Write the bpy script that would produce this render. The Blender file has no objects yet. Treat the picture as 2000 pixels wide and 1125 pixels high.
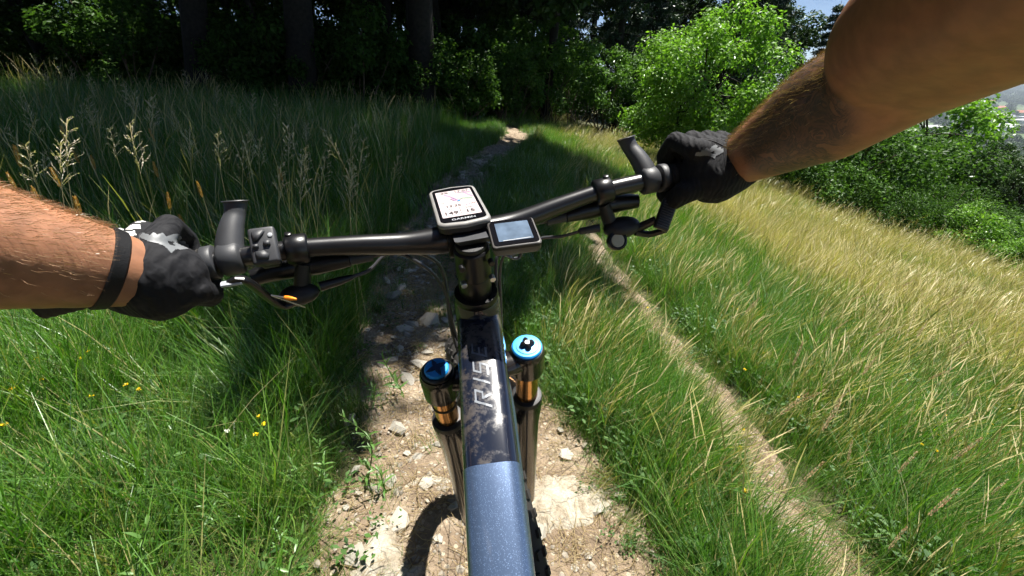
import bpy, bmesh, math, random
import numpy as np
from mathutils import Vector, Matrix
from mathutils.bvhtree import BVHTree

# ------------------------------------------------------------------ camera, sky, sun, exposure
SC = bpy.context.scene
COL = SC.collection
FPX, PITCH, CZ = 820.0, math.atan(412 / 820.0), 1.237      # focal length in photo pixels, pitch below the horizon, height
cam = bpy.data.cameras.new('camera')
cam_o = bpy.data.objects.new('camera', cam)
COL.objects.link(cam_o)
SC.camera = cam_o
cam.sensor_width = 36.0
cam.lens = 36.0 * FPX / 2000.0
cam.clip_start, cam.clip_end = 0.01, 60000.0
cam_o.location = (0, 0, CZ)
cam_o.rotation_euler = (math.pi / 2 - PITCH, 0, 0)

SUN_EL, SUN_AZ = math.radians(70.5), math.radians(40)          # azimuth clockwise from straight ahead (+Y)
SUN_DIR = Vector((math.sin(SUN_AZ) * math.cos(SUN_EL), math.cos(SUN_AZ) * math.cos(SUN_EL), math.sin(SUN_EL)))
world = bpy.data.worlds.new('World')
SC.world = world
world.use_nodes = True
wn = world.node_tree
wn.nodes.clear()
w_out = wn.nodes.new('ShaderNodeOutputWorld')
w_bg = wn.nodes.new('ShaderNodeBackground')
w_sky = wn.nodes.new('ShaderNodeTexSky')
w_sky.sky_type = 'NISHITA'
w_sky.sun_disc = False
w_sky.sun_elevation = SUN_EL
w_sky.sun_rotation = SUN_AZ
w_sky.altitude = 900
w_sky.air_density = 0.6
w_sky.dust_density = 0.4
w_bg.inputs['Strength'].default_value = 0.05
wn.links.new(w_sky.outputs[0], w_bg.inputs['Color'])
wn.links.new(w_bg.outputs[0], w_out.inputs['Surface'])
sun = bpy.data.lights.new('sun', 'SUN')
sun.energy = 5.0
sun.angle = math.radians(0.55)
sun.color = (1.0, 0.955, 0.88)
sun_o = bpy.data.objects.new('sun', sun)
COL.objects.link(sun_o)
sun_o.rotation_euler = (-SUN_DIR).to_track_quat('-Z', 'Y').to_euler()
sun_o.location = (6, 6, 30)
SC.view_settings.view_transform = 'Standard'
SC.view_settings.look = 'None'
SC.view_settings.exposure = 1.3
SC.view_settings.gamma = 1.0
SC.view_settings.use_curve_mapping = False
SC.render.engine = 'CYCLES'
SC.cycles.use_denoising = True
SC.cycles.use_adaptive_sampling = True
SC.cycles.adaptive_threshold = 0.035
SC.cycles.adaptive_min_samples = 20
SC.cycles.max_bounces = 6
SC.cycles.diffuse_bounces = 3
SC.cycles.glossy_bounces = 3
SC.cycles.transmission_bounces = 5
SC.cycles.transparent_max_bounces = 6
SC.cycles.volume_bounces = 0
SC.cycles.caustics_reflective = False
SC.cycles.caustics_refractive = False

random.seed(7)
RNG = np.random.default_rng(11)
cP, sP = math.cos(PITCH), math.sin(PITCH)

def unproj(px, py, d):
    """point of the world seen at photo pixel (px, py) at depth d along the viewing axis"""
    x = (px - 1000) / FPX * d
    u = -(py - 562.5) / FPX * d
    return np.array([x, d * cP + u * sP, u * cP - d * sP + CZ])

# ------------------------------------------------------------------ shape helpers: each gives (verts, faces)
def A(*v): return np.array(v, float)
def unit(v): v = np.asarray(v, float); return v / (np.linalg.norm(v) + 1e-12)

def spline(pts, k=6):
    P = np.asarray(pts, float)
    Q = np.vstack([2 * P[0] - P[1], P, 2 * P[-1] - P[-2]])
    out = []
    for i in range(len(P) - 1):
        a, b, c, d = Q[i:i + 4]
        for t in np.linspace(0, 1, k, endpoint=False):
            out.append(.5 * (2 * b + (c - a) * t + (2 * a - 5 * b + 4 * c - d) * t * t + (3 * b - a - 3 * c + d) * t ** 3))
    out.append(P[-1])
    return np.array(out)

def tube(path, rad, n=12, ref=None, cap=True):
    P = np.asarray(path, float)
    k = len(P)
    R = np.asarray(rad, float)
    if R.ndim == 0: R = np.full((k, 2), float(R))
    elif R.ndim == 1: R = np.stack([R, R], 1)
    T = np.gradient(P, axis=0)
    T /= np.linalg.norm(T, axis=1)[:, None] + 1e-12
    r = np.asarray(ref if ref is not None else ((0, 0, 1) if abs(T[0][2]) < .9 else (1, 0, 0)), float)
    V = []
    an = np.arange(n) * 2 * math.pi / n
    for i in range(k):
        r = r - T[i] * (r @ T[i]); r = unit(r)
        b = np.cross(T[i], r)
        V.append(P[i] + np.outer(np.cos(an) * R[i, 0], r) + np.outer(np.sin(an) * R[i, 1], b))
    V = np.vstack(V)
    F = [(i * n + j, i * n + (j + 1) % n, (i + 1) * n + (j + 1) % n, (i + 1) * n + j) for i in range(k - 1) for j in range(n)]
    if cap:
        F.append(tuple(range(n))[::-1]); F.append(tuple(range((k - 1) * n, k * n)))
    return V, F

def capsule(a, b, ra, rb, n=12):
    a, b = np.asarray(a, float), np.asarray(b, float)
    d = unit(b - a)
    P, R = [], []
    for t in (-.97, -.75, -.4): P.append(a + d * ra * t); R.append(ra * math.sqrt(1 - t * t))
    P += [a, b]; R += [ra, rb]
    for t in (.4, .75, .97): P.append(b + d * rb * t); R.append(rb * math.sqrt(1 - t * t))
    return tube(P, R, n)

def ellipsoid(c, r, M=None, nu=14, nv=9):
    V = []
    for i in range(nv):
        th = math.pi * (i + .5) / nv
        for j in range(nu):
            ph = 2 * math.pi * j / nu
            V.append((r[0] * math.sin(th) * math.cos(ph), r[1] * math.sin(th) * math.sin(ph), r[2] * math.cos(th)))
    V = np.array(V)
    F = [(i * nu + j, i * nu + (j + 1) % nu, (i + 1) * nu + (j + 1) % nu, (i + 1) * nu + j) for i in range(nv - 1) for j in range(nu)]
    F.append(tuple(range(nu))[::-1]); F.append(tuple(range((nv - 1) * nu, nv * nu)))
    if M is not None: V = V @ np.asarray(M, float).T
    return V + np.asarray(c, float), F

def lathe(prof, n=24):
    V, F = [], []
    for r, z in prof:
        for j in range(n):
            a = 2 * math.pi * j / n
            V.append((r * math.cos(a), r * math.sin(a), z))
    k = len(prof)
    F = [(i * n + j, i * n + (j + 1) % n, (i + 1) * n + (j + 1) % n, (i + 1) * n + j) for i in range(k - 1) for j in range(n)]
    F.append(tuple(range(n))[::-1]); F.append(tuple(range((k - 1) * n, k * n)))
    return np.array(V), F

def rbox(sx, sy, sz, r=.002, seg=2, only=None):
    bm = bmesh.new()
    bmesh.ops.create_cube(bm, size=1)
    for v in bm.verts: v.co = Vector((v.co.x * sx, v.co.y * sy, v.co.z * sz))
    if r > 0:
        E = [e for e in bm.edges] if only is None else [e for e in bm.edges if abs((e.verts[0].co - e.verts[1].co)[only]) > 1e-6]
        bmesh.ops.bevel(bm, geom=E, offset=r, segments=seg, profile=.5, affect='EDGES')
    V = np.array([v.co[:] for v in bm.verts]); bm.verts.index_update()
    F = [tuple(v.index for v in f.verts) for f in bm.faces]
    bm.free()
    return V, F

def prism(poly, z0, z1, inset=0.0):
    p = np.asarray(poly, float)
    n = len(p)
    c = p.mean(0)
    top = c + (p - c) * (1 - inset)
    V = np.vstack([np.c_[p, np.full(n, z0)], np.c_[top, np.full(n, z1)]])
    F = [(i, (i + 1) % n, n + (i + 1) % n, n + i) for i in range(n)] + [tuple(range(n))[::-1], tuple(range(n, 2 * n))]
    return V, F

def xf(M, vf):
    M = np.asarray(M, float)
    return vf[0] @ M[:3, :3].T + M[:3, 3], vf[1]

def frame(o, x, y, z):
    M = np.eye(4)
    M[:3, 0], M[:3, 1], M[:3, 2], M[:3, 3] = x, y, z, o
    return M

def mesh_from(name, items, recalc=True, smooth=True, sharp=0.6):
    V, F, off = [], [], 0
    for v, f in items:
        V.append(v); F += [tuple(i + off for i in q) for q in f]; off += len(v)
    V = np.vstack(V)
    me = bpy.data.meshes.new(name)
    me.from_pydata(V.tolist(), [], F)
    if recalc:
        bm = bmesh.new(); bm.from_mesh(me)
        bmesh.ops.recalc_face_normals(bm, faces=bm.faces)
        if smooth:
            for e in bm.edges:
                e.smooth = not (len(e.link_faces) == 2 and e.calc_face_angle(0) > sharp)
        bm.to_mesh(me); bm.free()
    if smooth: me.polygons.foreach_set('use_smooth', np.ones(len(me.polygons), bool))
    me.update()
    return me

def quick_mesh(name, V, F, nv):
    """many faces of nv corners each, fast"""
    me = bpy.data.meshes.new(name)
    V = np.asarray(V, np.float32); F = np.asarray(F, np.int32)
    me.vertices.add(len(V)); me.vertices.foreach_set('co', V.ravel())
    me.loops.add(F.size); me.loops.foreach_set('vertex_index', F.ravel())
    me.polygons.add(len(F)); me.polygons.foreach_set('loop_start', np.arange(0, F.size, nv, dtype=np.int32))
    me.update(calc_edges=True)
    return me

def obj(name, me, mat, parent=None, loc=None):
    o = bpy.data.objects.new(name, me)
    COL.objects.link(o)
    if mat is not None and me is not None and len(me.materials) == 0:
        for m in (mat if isinstance(mat, (list, tuple)) else [mat]): me.materials.append(m)
    if loc is not None: o.location = loc
    if parent is not None: adopt(o, parent)
    return o

def mat_world(o):
    M = o.matrix_basis.copy()
    if o.parent is not None: M = mat_world(o.parent) @ o.matrix_parent_inverse @ M
    return M

def adopt(o, parent):
    o.parent = parent
    o.matrix_parent_inverse = mat_world(parent).inverted()

def part(name, items, mat, parent, **k):
    """a part built in world coordinates under its thing"""
    if isinstance(items, tuple): items = [items]
    return obj(name, mesh_from(name, items, **k), mat, parent)

def empty(name, loc, label, cat, group=None):
    o = bpy.data.objects.new(name, None)
    COL.objects.link(o)
    o.location = loc
    o.empty_display_size = .1
    return tag(o, label, cat, group)

def tag(o, label=None, cat=None, group=None, kind=None):
    if label: o['label'] = label
    if cat: o['category'] = cat
    if group: o['group'] = group
    if kind: o['kind'] = kind
    return o

def dup(root, loc, rotz=0.0, scale=1.0, label=None, group=None, tilt=None):
    """copy a thing with its parts and sub-parts; the parts are built about the thing's own origin"""
    r = root.copy(); COL.objects.link(r)
    r.location = loc; r.rotation_euler = (tilt[0] if tilt else 0, tilt[1] if tilt else 0, rotz)
    r.scale = (scale,) * 3 if np.isscalar(scale) else scale
    if label: r['label'] = label
    if group: r['group'] = group
    for ch in root.children:
        c = ch.copy(); COL.objects.link(c); c.parent = r
        for g in ch.children:
            d = g.copy(); COL.objects.link(d); d.parent = c
    return r

# ------------------------------------------------------------------ materials
def new_mat(name):
    m = bpy.data.materials.new(name)
    m.use_nodes = True
    nt = m.node_tree
    b = nt.nodes['Principled BSDF']
    return m, nt, b

def N(nt, t, **kw):
    n = nt.nodes.new(t)
    for k, v in kw.items():
        if hasattr(n, k): setattr(n, k, v)
        else: n.inputs[k].default_value = v
    return n

def ramp(nt, stops):
    r = nt.nodes.new('ShaderNodeValToRGB')
    e = r.color_ramp.elements
    while len(e) < len(stops): e.new(.5)
    for i, (p, c) in enumerate(stops):
        e[i].position = p
        e[i].color = (c[0], c[1], c[2], 1) if not np.isscalar(c) else (c, c, c, 1)
    return r

def mixc(nt, fac, a, b, mode='MIX'):
    m = nt.nodes.new('ShaderNodeMix'); m.data_type = 'RGBA'; m.blend_type = mode
    for s, v in ((m.inputs[0], fac), (m.inputs[6], a), (m.inputs[7], b)):
        if hasattr(v, 'is_output'): nt.links.new(v, s)
        elif np.isscalar(v): s.default_value = v
        else: s.default_value = (v[0], v[1], v[2], 1)
    return m.outputs[2]

def simple(name, col, rough=.5, metal=0.0, var=.15, scale=40, bump=0.0, bscale=300, coat=0.0, spec=.5):
    m, nt, b = new_mat(name)
    tc = N(nt, 'ShaderNodeTexCoord')
    no = N(nt, 'ShaderNodeTexNoise', Scale=scale, Detail=5)
    nt.links.new(tc.outputs['Object'], no.inputs['Vector'])
    lo = [c * (1 - var) for c in col]; hi = [min(1, c * (1 + var)) for c in col]
    r = ramp(nt, [(.3, lo), (.7, hi)])
    nt.links.new(no.outputs[0], r.inputs[0])
    nt.links.new(r.outputs[0], b.inputs['Base Color'])
    b.inputs['Roughness'].default_value = rough
    b.inputs['Metallic'].default_value = metal
    b.inputs['Coat Weight'].default_value = coat
    b.inputs['Coat Roughness'].default_value = .06
    b.inputs['Specular IOR Level'].default_value = spec
    if bump > 0:
        n2 = N(nt, 'ShaderNodeTexNoise', Scale=bscale, Detail=3)
        nt.links.new(tc.outputs['Object'], n2.inputs['Vector'])
        bp = N(nt, 'ShaderNodeBump', Strength=bump, Distance=.002)
        nt.links.new(n2.outputs[0], bp.inputs['Height'])
        nt.links.new(bp.outputs[0], b.inputs['Normal'])
    return m

def leaf_mat(name, stops, trans=.45, gloss=.12, rough=.4):
    """thin leaf: diffuse + light coming through + a little sheen, colour varied leaf by leaf"""
    m = bpy.data.materials.new(name); m.use_nodes = True
    nt = m.node_tree; nt.nodes.clear()
    out = N(nt, 'ShaderNodeOutputMaterial')
    g = N(nt, 'ShaderNodeNewGeometry'); oi = N(nt, 'ShaderNodeObjectInfo')
    ad = N(nt, 'ShaderNodeMath', operation='MULTIPLY_ADD')
    nt.links.new(oi.outputs['Random'], ad.inputs[0]); ad.inputs[1].default_value = .37
    nt.links.new(g.outputs['Random Per Island'], ad.inputs[2])
    fr = N(nt, 'ShaderNodeMath', operation='FRACT'); nt.links.new(ad.outputs[0], fr.inputs[0])
    r = ramp(nt, stops); nt.links.new(fr.outputs[0], r.inputs[0])
    d = N(nt, 'ShaderNodeBsdfDiffuse'); t = N(nt, 'ShaderNodeBsdfTranslucent')
    s = N(nt, 'ShaderNodeBsdfGlossy', Roughness=rough)
    s.inputs['Color'].default_value = (.75, .8, .75, 1)
    nt.links.new(r.outputs[0], d.inputs[0])
    tcol = mixc(nt, 1.0, r.outputs[0], (1.15, 1.3, .5), 'MULTIPLY')
    nt.links.new(tcol, t.inputs[0])
    m1 = N(nt, 'ShaderNodeMixShader'); m1.inputs[0].default_value = trans
    nt.links.new(d.outputs[0], m1.inputs[1]); nt.links.new(t.outputs[0], m1.inputs[2])
    m2 = N(nt, 'ShaderNodeMixShader'); m2.inputs[0].default_value = gloss
    lw = N(nt, 'ShaderNodeLayerWeight', Blend=.25)
    ml = N(nt, 'ShaderNodeMath', operation='MULTIPLY_ADD')
    nt.links.new(lw.outputs['Fresnel'], ml.inputs[0]); ml.inputs[1].default_value = gloss * 2.2; ml.inputs[2].default_value = gloss * .35
    nt.links.new(ml.outputs[0], m2.inputs[0])
    nt.links.new(m1.outputs[0], m2.inputs[1]); nt.links.new(s.outputs[0], m2.inputs[2])
    nt.links.new(m2.outputs[0], out.inputs['Surface'])
    return m
# ------------------------------------------------------------------ terrain
def sg(x): return 1 / (1 + np.exp(-np.clip(x, -40, 40)))
def sstep(a, b, x):
    t = np.clip((x - a) / (b - a), 0, 1); return t * t * (3 - 2 * t)
def wob(x, y, s, k=0.0):
    return (np.sin(x * 1.7 * s + k) * np.cos(y * 1.3 * s - k * 2) + .6 * np.sin(x * 3.1 * s - y * 2.3 * s + k * 3) + .4 * np.cos(y * 4.7 * s + x * 1.1 * s + k)) / 2

TRAIL = spline([(.25, -3), (.12, -1.2), (.0, .3), (-.07, .85), (-.3, 1.5), (-.58, 2.3), (-.72, 3.6), (-.68, 5.4), (-.35, 8.2), (.05, 10.6), (.1, 12.2), (-.7, 14), (-2.2, 16)], 10)
TRAIL_W = np.interp(TRAIL[:, 1], [-3, .4, 1.0, 1.6, 2.4, 4, 6, 9, 11, 14], [.40, .42, .41, .33, .24, .215, .205, .21, .25, .2])
SIDE = spline([(1.22, -1), (1.08, .5), (1.05, .95), (1.08, 1.6), (1.0, 2.3), (.86, 3.2), (.82, 4.3), (.9, 5.6), (1.1, 7)], 8)
SIDE_W = np.interp(SIDE[:, 1], [-1, 1, 2, 3.2, 4.2, 7], [.085, .085, .075, .062, .04, .015])

def dist_to(P, W, x, y):
    """distance from points to a polyline minus its half width"""
    x = np.asarray(x, float); y = np.asarray(y, float)
    best = np.full(x.shape, 1e9)
    for i in range(len(P) - 1):
        a, b = P[i], P[i + 1]; d = b - a; L = d @ d
        t = np.clip(((x - a[0]) * d[0] + (y - a[1]) * d[1]) / L, 0, 1)
        q = np.hypot(x - a[0] - t * d[0], y - a[1] - t * d[1]) - (W[i] + (W[i + 1] - W[i]) * t)
        best = np.minimum(best, q)
    return best

def H0(x, y):
    x = np.asarray(x, float); y = np.asarray(y, float)
    g = .146 * .4 * np.logaddexp(0, (1.3 - np.maximum(y, -12)) / .4) - .1017
    # cross slope: rises gently to the wood on the left, falls to the valley on the right
    xl = np.where(x < 0, -8 * np.tanh(-x / 8) , x)
    c = -.155 * xl - .045 * (np.sqrt(xl * xl + .09) - .3)
    c = c + np.where(x < -8, -.02 * (x + 8) * np.exp(-np.abs(x) / 800), 0)
    far = np.maximum(x - 12, 0)
    c = np.where(x > 12, -.2 * 12 - (.2 * far + .22 * far * (1 - np.exp(-far / 12))), c)
    z = g + c
    z = z - .15 * sg((x - 3.15 - .12 * np.sin(y * 1.9)) / .07) * sstep(3.2, 4.4, y) * (1 - sstep(8, 10, y))
    r = np.hypot(x, y)
    z = np.where(r > 40, np.maximum(z, -88 + 3 * wob(x, y, .004)), z)
    # far hills on the other side of the valley
    z = z + sstep(2600, 6500, r) * (62 + 32 * wob(x, y, .0009, 1.3)) * (z < -20)
    z = np.minimum(z, 45)
    return z + .035 * wob(x, y, 1.1) * sstep(.3, 3, r) + .012 * wob(x, y, 4.2, .7)

def H(x, y):
    z = H0(x, y)
    x = np.asarray(x, float); y = np.asarray(y, float)
    return z - .035 * (1 - sstep(-.12, .1, dist_to(TRAIL, TRAIL_W, x, y))) - .02 * (1 - sstep(-.05, .08, dist_to(SIDE, SIDE_W, x, y)))

def Hs(x, y): return float(H(np.array([x]), np.array([y]))[0])

def ground_material():
    m, nt, b = new_mat('meadow soil')
    tc = N(nt, 'ShaderNodeTexCoord')
    n1 = N(nt, 'ShaderNodeTexNoise', Scale=3.0, Detail=8, Roughness=.65)
    n2 = N(nt, 'ShaderNodeTexNoise', Scale=60.0, Detail=6, Roughness=.7)
    n3 = N(nt, 'ShaderNodeTexNoise', Scale=.012, Detail=6, Roughness=.6)
    for n in (n1, n2, n3): nt.links.new(tc.outputs['Object'], n.inputs['Vector'])
    near = mixc(nt, n2.outputs[0], (.035, .028, .014), (.12, .09, .045))
    near = mixc(nt, n1.outputs[0], near, (.05, .07, .018))
    far = ramp(nt, [(.35, (.03, .06, .018)), (.5, (.07, .11, .035)), (.62, (.035, .065, .02)), (.72, (.16, .15, .06))])
    nt.links.new(n3.outputs[0], far.inputs[0])
    cd = N(nt, 'ShaderNodeVectorMath', operation='LENGTH'); nt.links.new(tc.outputs['Object'], cd.inputs[0])
    mr = N(nt, 'ShaderNodeMapRange'); mr.inputs[1].default_value = 40; mr.inputs[2].default_value = 140
    nt.links.new(cd.outputs['Value'], mr.inputs[0])
    nt.links.new(mixc(nt, mr.outputs[0], near, far.outputs[0]), b.inputs['Base Color'])
    b.inputs['Roughness'].default_value = .95
    bp = N(nt, 'ShaderNodeBump', Strength=.6, Distance=.02)
    nt.links.new(n2.outputs[0], bp.inputs['Height']); nt.links.new(bp.outputs[0], b.inputs['Normal'])
    return m

def soil_material():
    m, nt, b = new_mat('trodden limestone soil')
    tc = N(nt, 'ShaderNodeTexCoord')
    n1 = N(nt, 'ShaderNodeTexNoise', Scale=4.5, Detail=9, Roughness=.68)
    n2 = N(nt, 'ShaderNodeTexNoise', Scale=45.0, Detail=8, Roughness=.75)
    vo = N(nt, 'ShaderNodeTexVoronoi', Scale=55.0); vo.feature = 'F1'
    vo2 = N(nt, 'ShaderNodeTexVoronoi', Scale=120.0)
    for n in (n1, n2, vo, vo2): nt.links.new(tc.outputs['Object'], n.inputs['Vector'])
    r1 = ramp(nt, [(.3, (.12, .08, .05)), (.5, (.26, .195, .13)), (.7, (.40, .325, .23))])
    nt.links.new(n1.outputs[0], r1.inputs[0])
    r2 = ramp(nt, [(.25, .45), (.75, 1.35)]); nt.links.new(n2.outputs[0], r2.inputs[0])
    c = mixc(nt, 1.0, r1.outputs[0], r2.outputs[0], 'MULTIPLY')
    # fine grit: one pebble cell in five is pale
    sp = N(nt, 'ShaderNodeSeparateColor'); nt.links.new(vo.outputs['Color'], sp.inputs[0])
    th = N(nt, 'ShaderNodeMath', operation='GREATER_THAN'); nt.links.new(sp.outputs[0], th.inputs[0]); th.inputs[1].default_value = .74
    dl = N(nt, 'ShaderNodeMath', operation='LESS_THAN'); nt.links.new(vo.outputs['Distance'], dl.inputs[0]); dl.inputs[1].default_value = .38
    mu = N(nt, 'ShaderNodeMath', operation='MULTIPLY'); nt.links.new(th.outputs[0], mu.inputs[0]); nt.links.new(dl.outputs[0], mu.inputs[1])
    c = mixc(nt, mu.outputs[0], c, (.40, .34, .25))
    nt.links.new(c, b.inputs['Base Color'])
    b.inputs['Roughness'].default_value = .95
    hs = N(nt, 'ShaderNodeMath', operation='MULTIPLY_ADD'); nt.links.new(vo2.outputs['Distance'], hs.inputs[0]); hs.inputs[1].default_value = -.5
    nt.links.new(n2.outputs[0], hs.inputs[2])
    bp = N(nt, 'ShaderNodeBump', Strength=.9, Distance=.012)
    nt.links.new(hs.outputs[0], bp.inputs['Height']); nt.links.new(bp.outputs[0], b.inputs['Normal'])
    return m

def stone_material(name, col, var=.35):
    m, nt, b = new_mat(name)
    tc = N(nt, 'ShaderNodeTexCoord'); oi = N(nt, 'ShaderNodeObjectInfo')
    n1 = N(nt, 'ShaderNodeTexNoise', Scale=28.0, Detail=8, Roughness=.7)
    n2 = N(nt, 'ShaderNodeTexNoise', Scale=160.0, Detail=5, Roughness=.7)
    for n in (n1, n2): nt.links.new(tc.outputs['Object'], n.inputs['Vector'])
    r = ramp(nt, [(.3, [c * (1 - var) for c in col]), (.55, col), (.75, [min(1, c * (1 + var * .5)) for c in col])])
    nt.links.new(n1.outputs[0], r.inputs[0])
    v = ramp(nt, [(0, .72), (1, 1.12)]); nt.links.new(oi.outputs['Random'], v.inputs[0])
    nt.links.new(mixc(nt, 1.0, r.outputs[0], v.outputs[0], 'MULTIPLY'), b.inputs['Base Color'])
    b.inputs['Roughness'].default_value = .9
    bp = N(nt, 'ShaderNodeBump', Strength=.5, Distance=.004)
    nt.links.new(n2.outputs[0], bp.inputs['Height']); nt.links.new(bp.outputs[0], b.inputs['Normal'])
    return m

def rock_material():
    m, nt, b = new_mat('cream bedrock')
    tc = N(nt, 'ShaderNodeTexCoord')
    n1 = N(nt, 'ShaderNodeTexNoise', Scale=14.0, Detail=9, Roughness=.72); n2 = N(nt, 'ShaderNodeTexNoise', Scale=130.0, Detail=6, Roughness=.75)
    vo = N(nt, 'ShaderNodeTexVoronoi', Scale=11.0); vo.feature = 'DISTANCE_TO_EDGE'
    n3 = N(nt, 'ShaderNodeTexNoise', Scale=9.0, Detail=5)
    ad = N(nt, 'ShaderNodeVectorMath', operation='MULTIPLY_ADD'); nt.links.new(n3.outputs['Color'], ad.inputs[0]); ad.inputs[1].default_value = (.12, .12, .12); nt.links.new(tc.outputs['Object'], ad.inputs[2])
    for n in (n1, n2, n3): nt.links.new(tc.outputs['Object'], n.inputs['Vector'])
    nt.links.new(ad.outputs[0], vo.inputs['Vector'])
    r1 = ramp(nt, [(.30, (.17, .12, .075)), (.42, (.34, .29, .21)), (.56, (.46, .42, .34)), (.75, (.52, .49, .42))]); nt.links.new(n1.outputs[0], r1.inputs[0])
    r2 = ramp(nt, [(.3, .6), (.7, 1.15)]); nt.links.new(n2.outputs[0], r2.inputs[0])
    cr = ramp(nt, [(.0, .62), (.02, 1.0)]); nt.links.new(vo.outputs[0], cr.inputs[0])
    c = mixc(nt, 1.0, mixc(nt, 1.0, r1.outputs[0], r2.outputs[0], 'MULTIPLY'), cr.outputs[0], 'MULTIPLY')
    nt.links.new(c, b.inputs['Base Color']); b.inputs['Roughness'].default_value = .95
    h = N(nt, 'ShaderNodeMath', operation='MULTIPLY_ADD'); nt.links.new(cr.outputs[0], h.inputs[0]); h.inputs[1].default_value = .6; nt.links.new(n2.outputs[0], h.inputs[2])
    bp = N(nt, 'ShaderNodeBump', Strength=.9, Distance=.006); nt.links.new(h.outputs[0], bp.inputs['Height']); nt.links.new(bp.outputs[0], b.inputs['Normal'])
    return m

def grid_axis(lim_lo, lim_hi, fine, n):
    """coordinates with fine spacing near 0 and ever wider spacing outwards"""
    k = math.log(max(lim_hi, -lim_lo) / fine)
    t = np.linspace(-1, 1, n)
    v = np.sign(t) * fine * np.sinh(np.abs(t) * (k + 3.2)) / math.sinh(1)
    v = v / np.max(np.abs(v)) * max(lim_hi, -lim_lo)
    return v

M_GROUND, M_SOIL = ground_material(), soil_material()
M_STONE = stone_material('pale limestone', (.40, .37, .31))
M_ROCK = rock_material()
gx = grid_axis(-22000, 22000, .8, 360); gy = grid_axis(-22000, 22000, .8, 360) + 2.0
GX, GY = np.meshgrid(gx, gy)
GZ = H(GX.ravel(), GY.ravel())
V = np.stack([GX.ravel(), GY.ravel(), GZ], 1)
nx, ny = len(gx), len(gy)
I = np.arange(nx * ny).reshape(ny, nx)
F = np.stack([I[:-1, :-1].ravel(), I[:-1, 1:].ravel(), I[1:, 1:].ravel(), I[1:, :-1].ravel()], 1)
me = quick_mesh('ground', V, F, 4); me.polygons.foreach_set('use_smooth', np.ones(len(F), bool))
tag(obj('ground', me, M_GROUND), kind='structure')

def strip(name, P, W, extra, nseg, lift, amp):
    d = np.gradient(P, axis=0); d /= np.linalg.norm(d, axis=1)[:, None]
    nrm = np.stack([-d[:, 1], d[:, 0]], 1)
    # resample finely along the way
    L = np.r_[0, np.cumsum(np.hypot(*np.diff(P, axis=0).T))]
    s = np.arange(0, L[-1], .045)
    Pp = np.stack([np.interp(s, L, P[:, i]) for i in (0, 1)], 1)
    Nn = np.stack([np.interp(s, L, nrm[:, i]) for i in (0, 1)], 1)
    Ww = np.interp(s, L, W) + extra
    t = np.linspace(-1, 1, nseg)
    e = 1 + (.13 * np.sin(s * 5.1) + .1 * np.sin(s * 13.7))[:, None] * (t < 0) + (.13 * np.sin(s * 3.7 + 1) + .1 * np.sin(s * 11.3))[:, None] * (t > 0)
    xy = Pp[:, None, :] + Nn[:, None, :] * (Ww[:, None] * e * t[None, :])[:, :, None]
    x, y = xy[..., 0].ravel(), xy[..., 1].ravel()
    tt = np.tile(t, len(s))
    z = H(x, y) + lift * (1 - np.abs(tt) ** 6 * 1.6) + amp * (wob(x, y, 9, .3) + .6 * wob(x, y, 23, 1.1)) * (1 - tt ** 4)
    I = np.arange(len(x)).reshape(len(s), nseg)
    F = np.stack([I[:-1, :-1].ravel(), I[:-1, 1:].ravel(), I[1:, 1:].ravel(), I[1:, :-1].ravel()], 1)
    me = quick_mesh(name, np.stack([x, y, z], 1), F, 4); me.polygons.foreach_set('use_smooth', np.ones(len(F), bool))
    return tag(obj(name, me, M_SOIL), kind='structure')

trail = strip('trail', TRAIL, TRAIL_W, .1, 27, .018, .008)
side_track = strip('side_track', SIDE, SIDE_W, .06, 13, .016, .006)

# loose limestone pieces lying in the trail
def stone_mesh(name, seed, flat=.4, sub=2):
    r = np.random.default_rng(seed)
    bm = bmesh.new()
    bmesh.ops.create_icosphere(bm, subdivisions=1, radius=1)
    dirs = r.normal(size=(9, 3)); dirs /= np.linalg.norm(dirs, axis=1)[:, None]
    cut = r.uniform(.45, .85, 9)
    sx, sy = r.uniform(.75, 1.25), r.uniform(.6, 1.0)
    for v in bm.verts:
        p = np.array(v.co[:])
        for d, c in zip(dirs, cut):
            h = p @ d
            if h > c: p = p - d * (h - c)
        v.co = (p[0] * sx, p[1] * sy, p[2] * flat)
    me = bpy.data.meshes.new(name); bm.to_mesh(me); bm.free()
    return me
STONES = [stone_mesh('stone', i, f) for i, f in enumerate((.35, .45, .3, .55, .4, .28, .5, .33))]
for s_ in STONES: s_.materials.append(M_STONE)
def on_path(P, W, n, ylo, yhi, rng, wmul=1.0):
    L = np.r_[0, np.cumsum(np.hypot(*np.diff(P, axis=0).T))]
    d = np.gradient(P, axis=0); d /= np.linalg.norm(d, axis=1)[:, None]
    out = []
    while len(out) < n:
        s = rng.uniform(0, L[-1]); t = np.clip(rng.normal(0, .55), -1.15, 1.15)
        p = np.array([np.interp(s, L, P[:, i]) for i in (0, 1)]); q = np.array([np.interp(s, L, d[:, i]) for i in (0, 1)])
        w = np.interp(s, L, W) * wmul
        p = p + np.array([-q[1], q[0]]) * w * t
        if ylo < p[1] < yhi: out.append(p)
    return np.array(out)
r_ = np.random.default_rng(5)
n_near = on_path(TRAIL, TRAIL_W, 170, .7, 3.2, r_); n_far = on_path(TRAIL, TRAIL_W, 110, 3.2, 8.5, r_)
zz = H(np.r_[n_near, n_far][:, 0], np.r_[n_near, n_far][:, 1])
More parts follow.
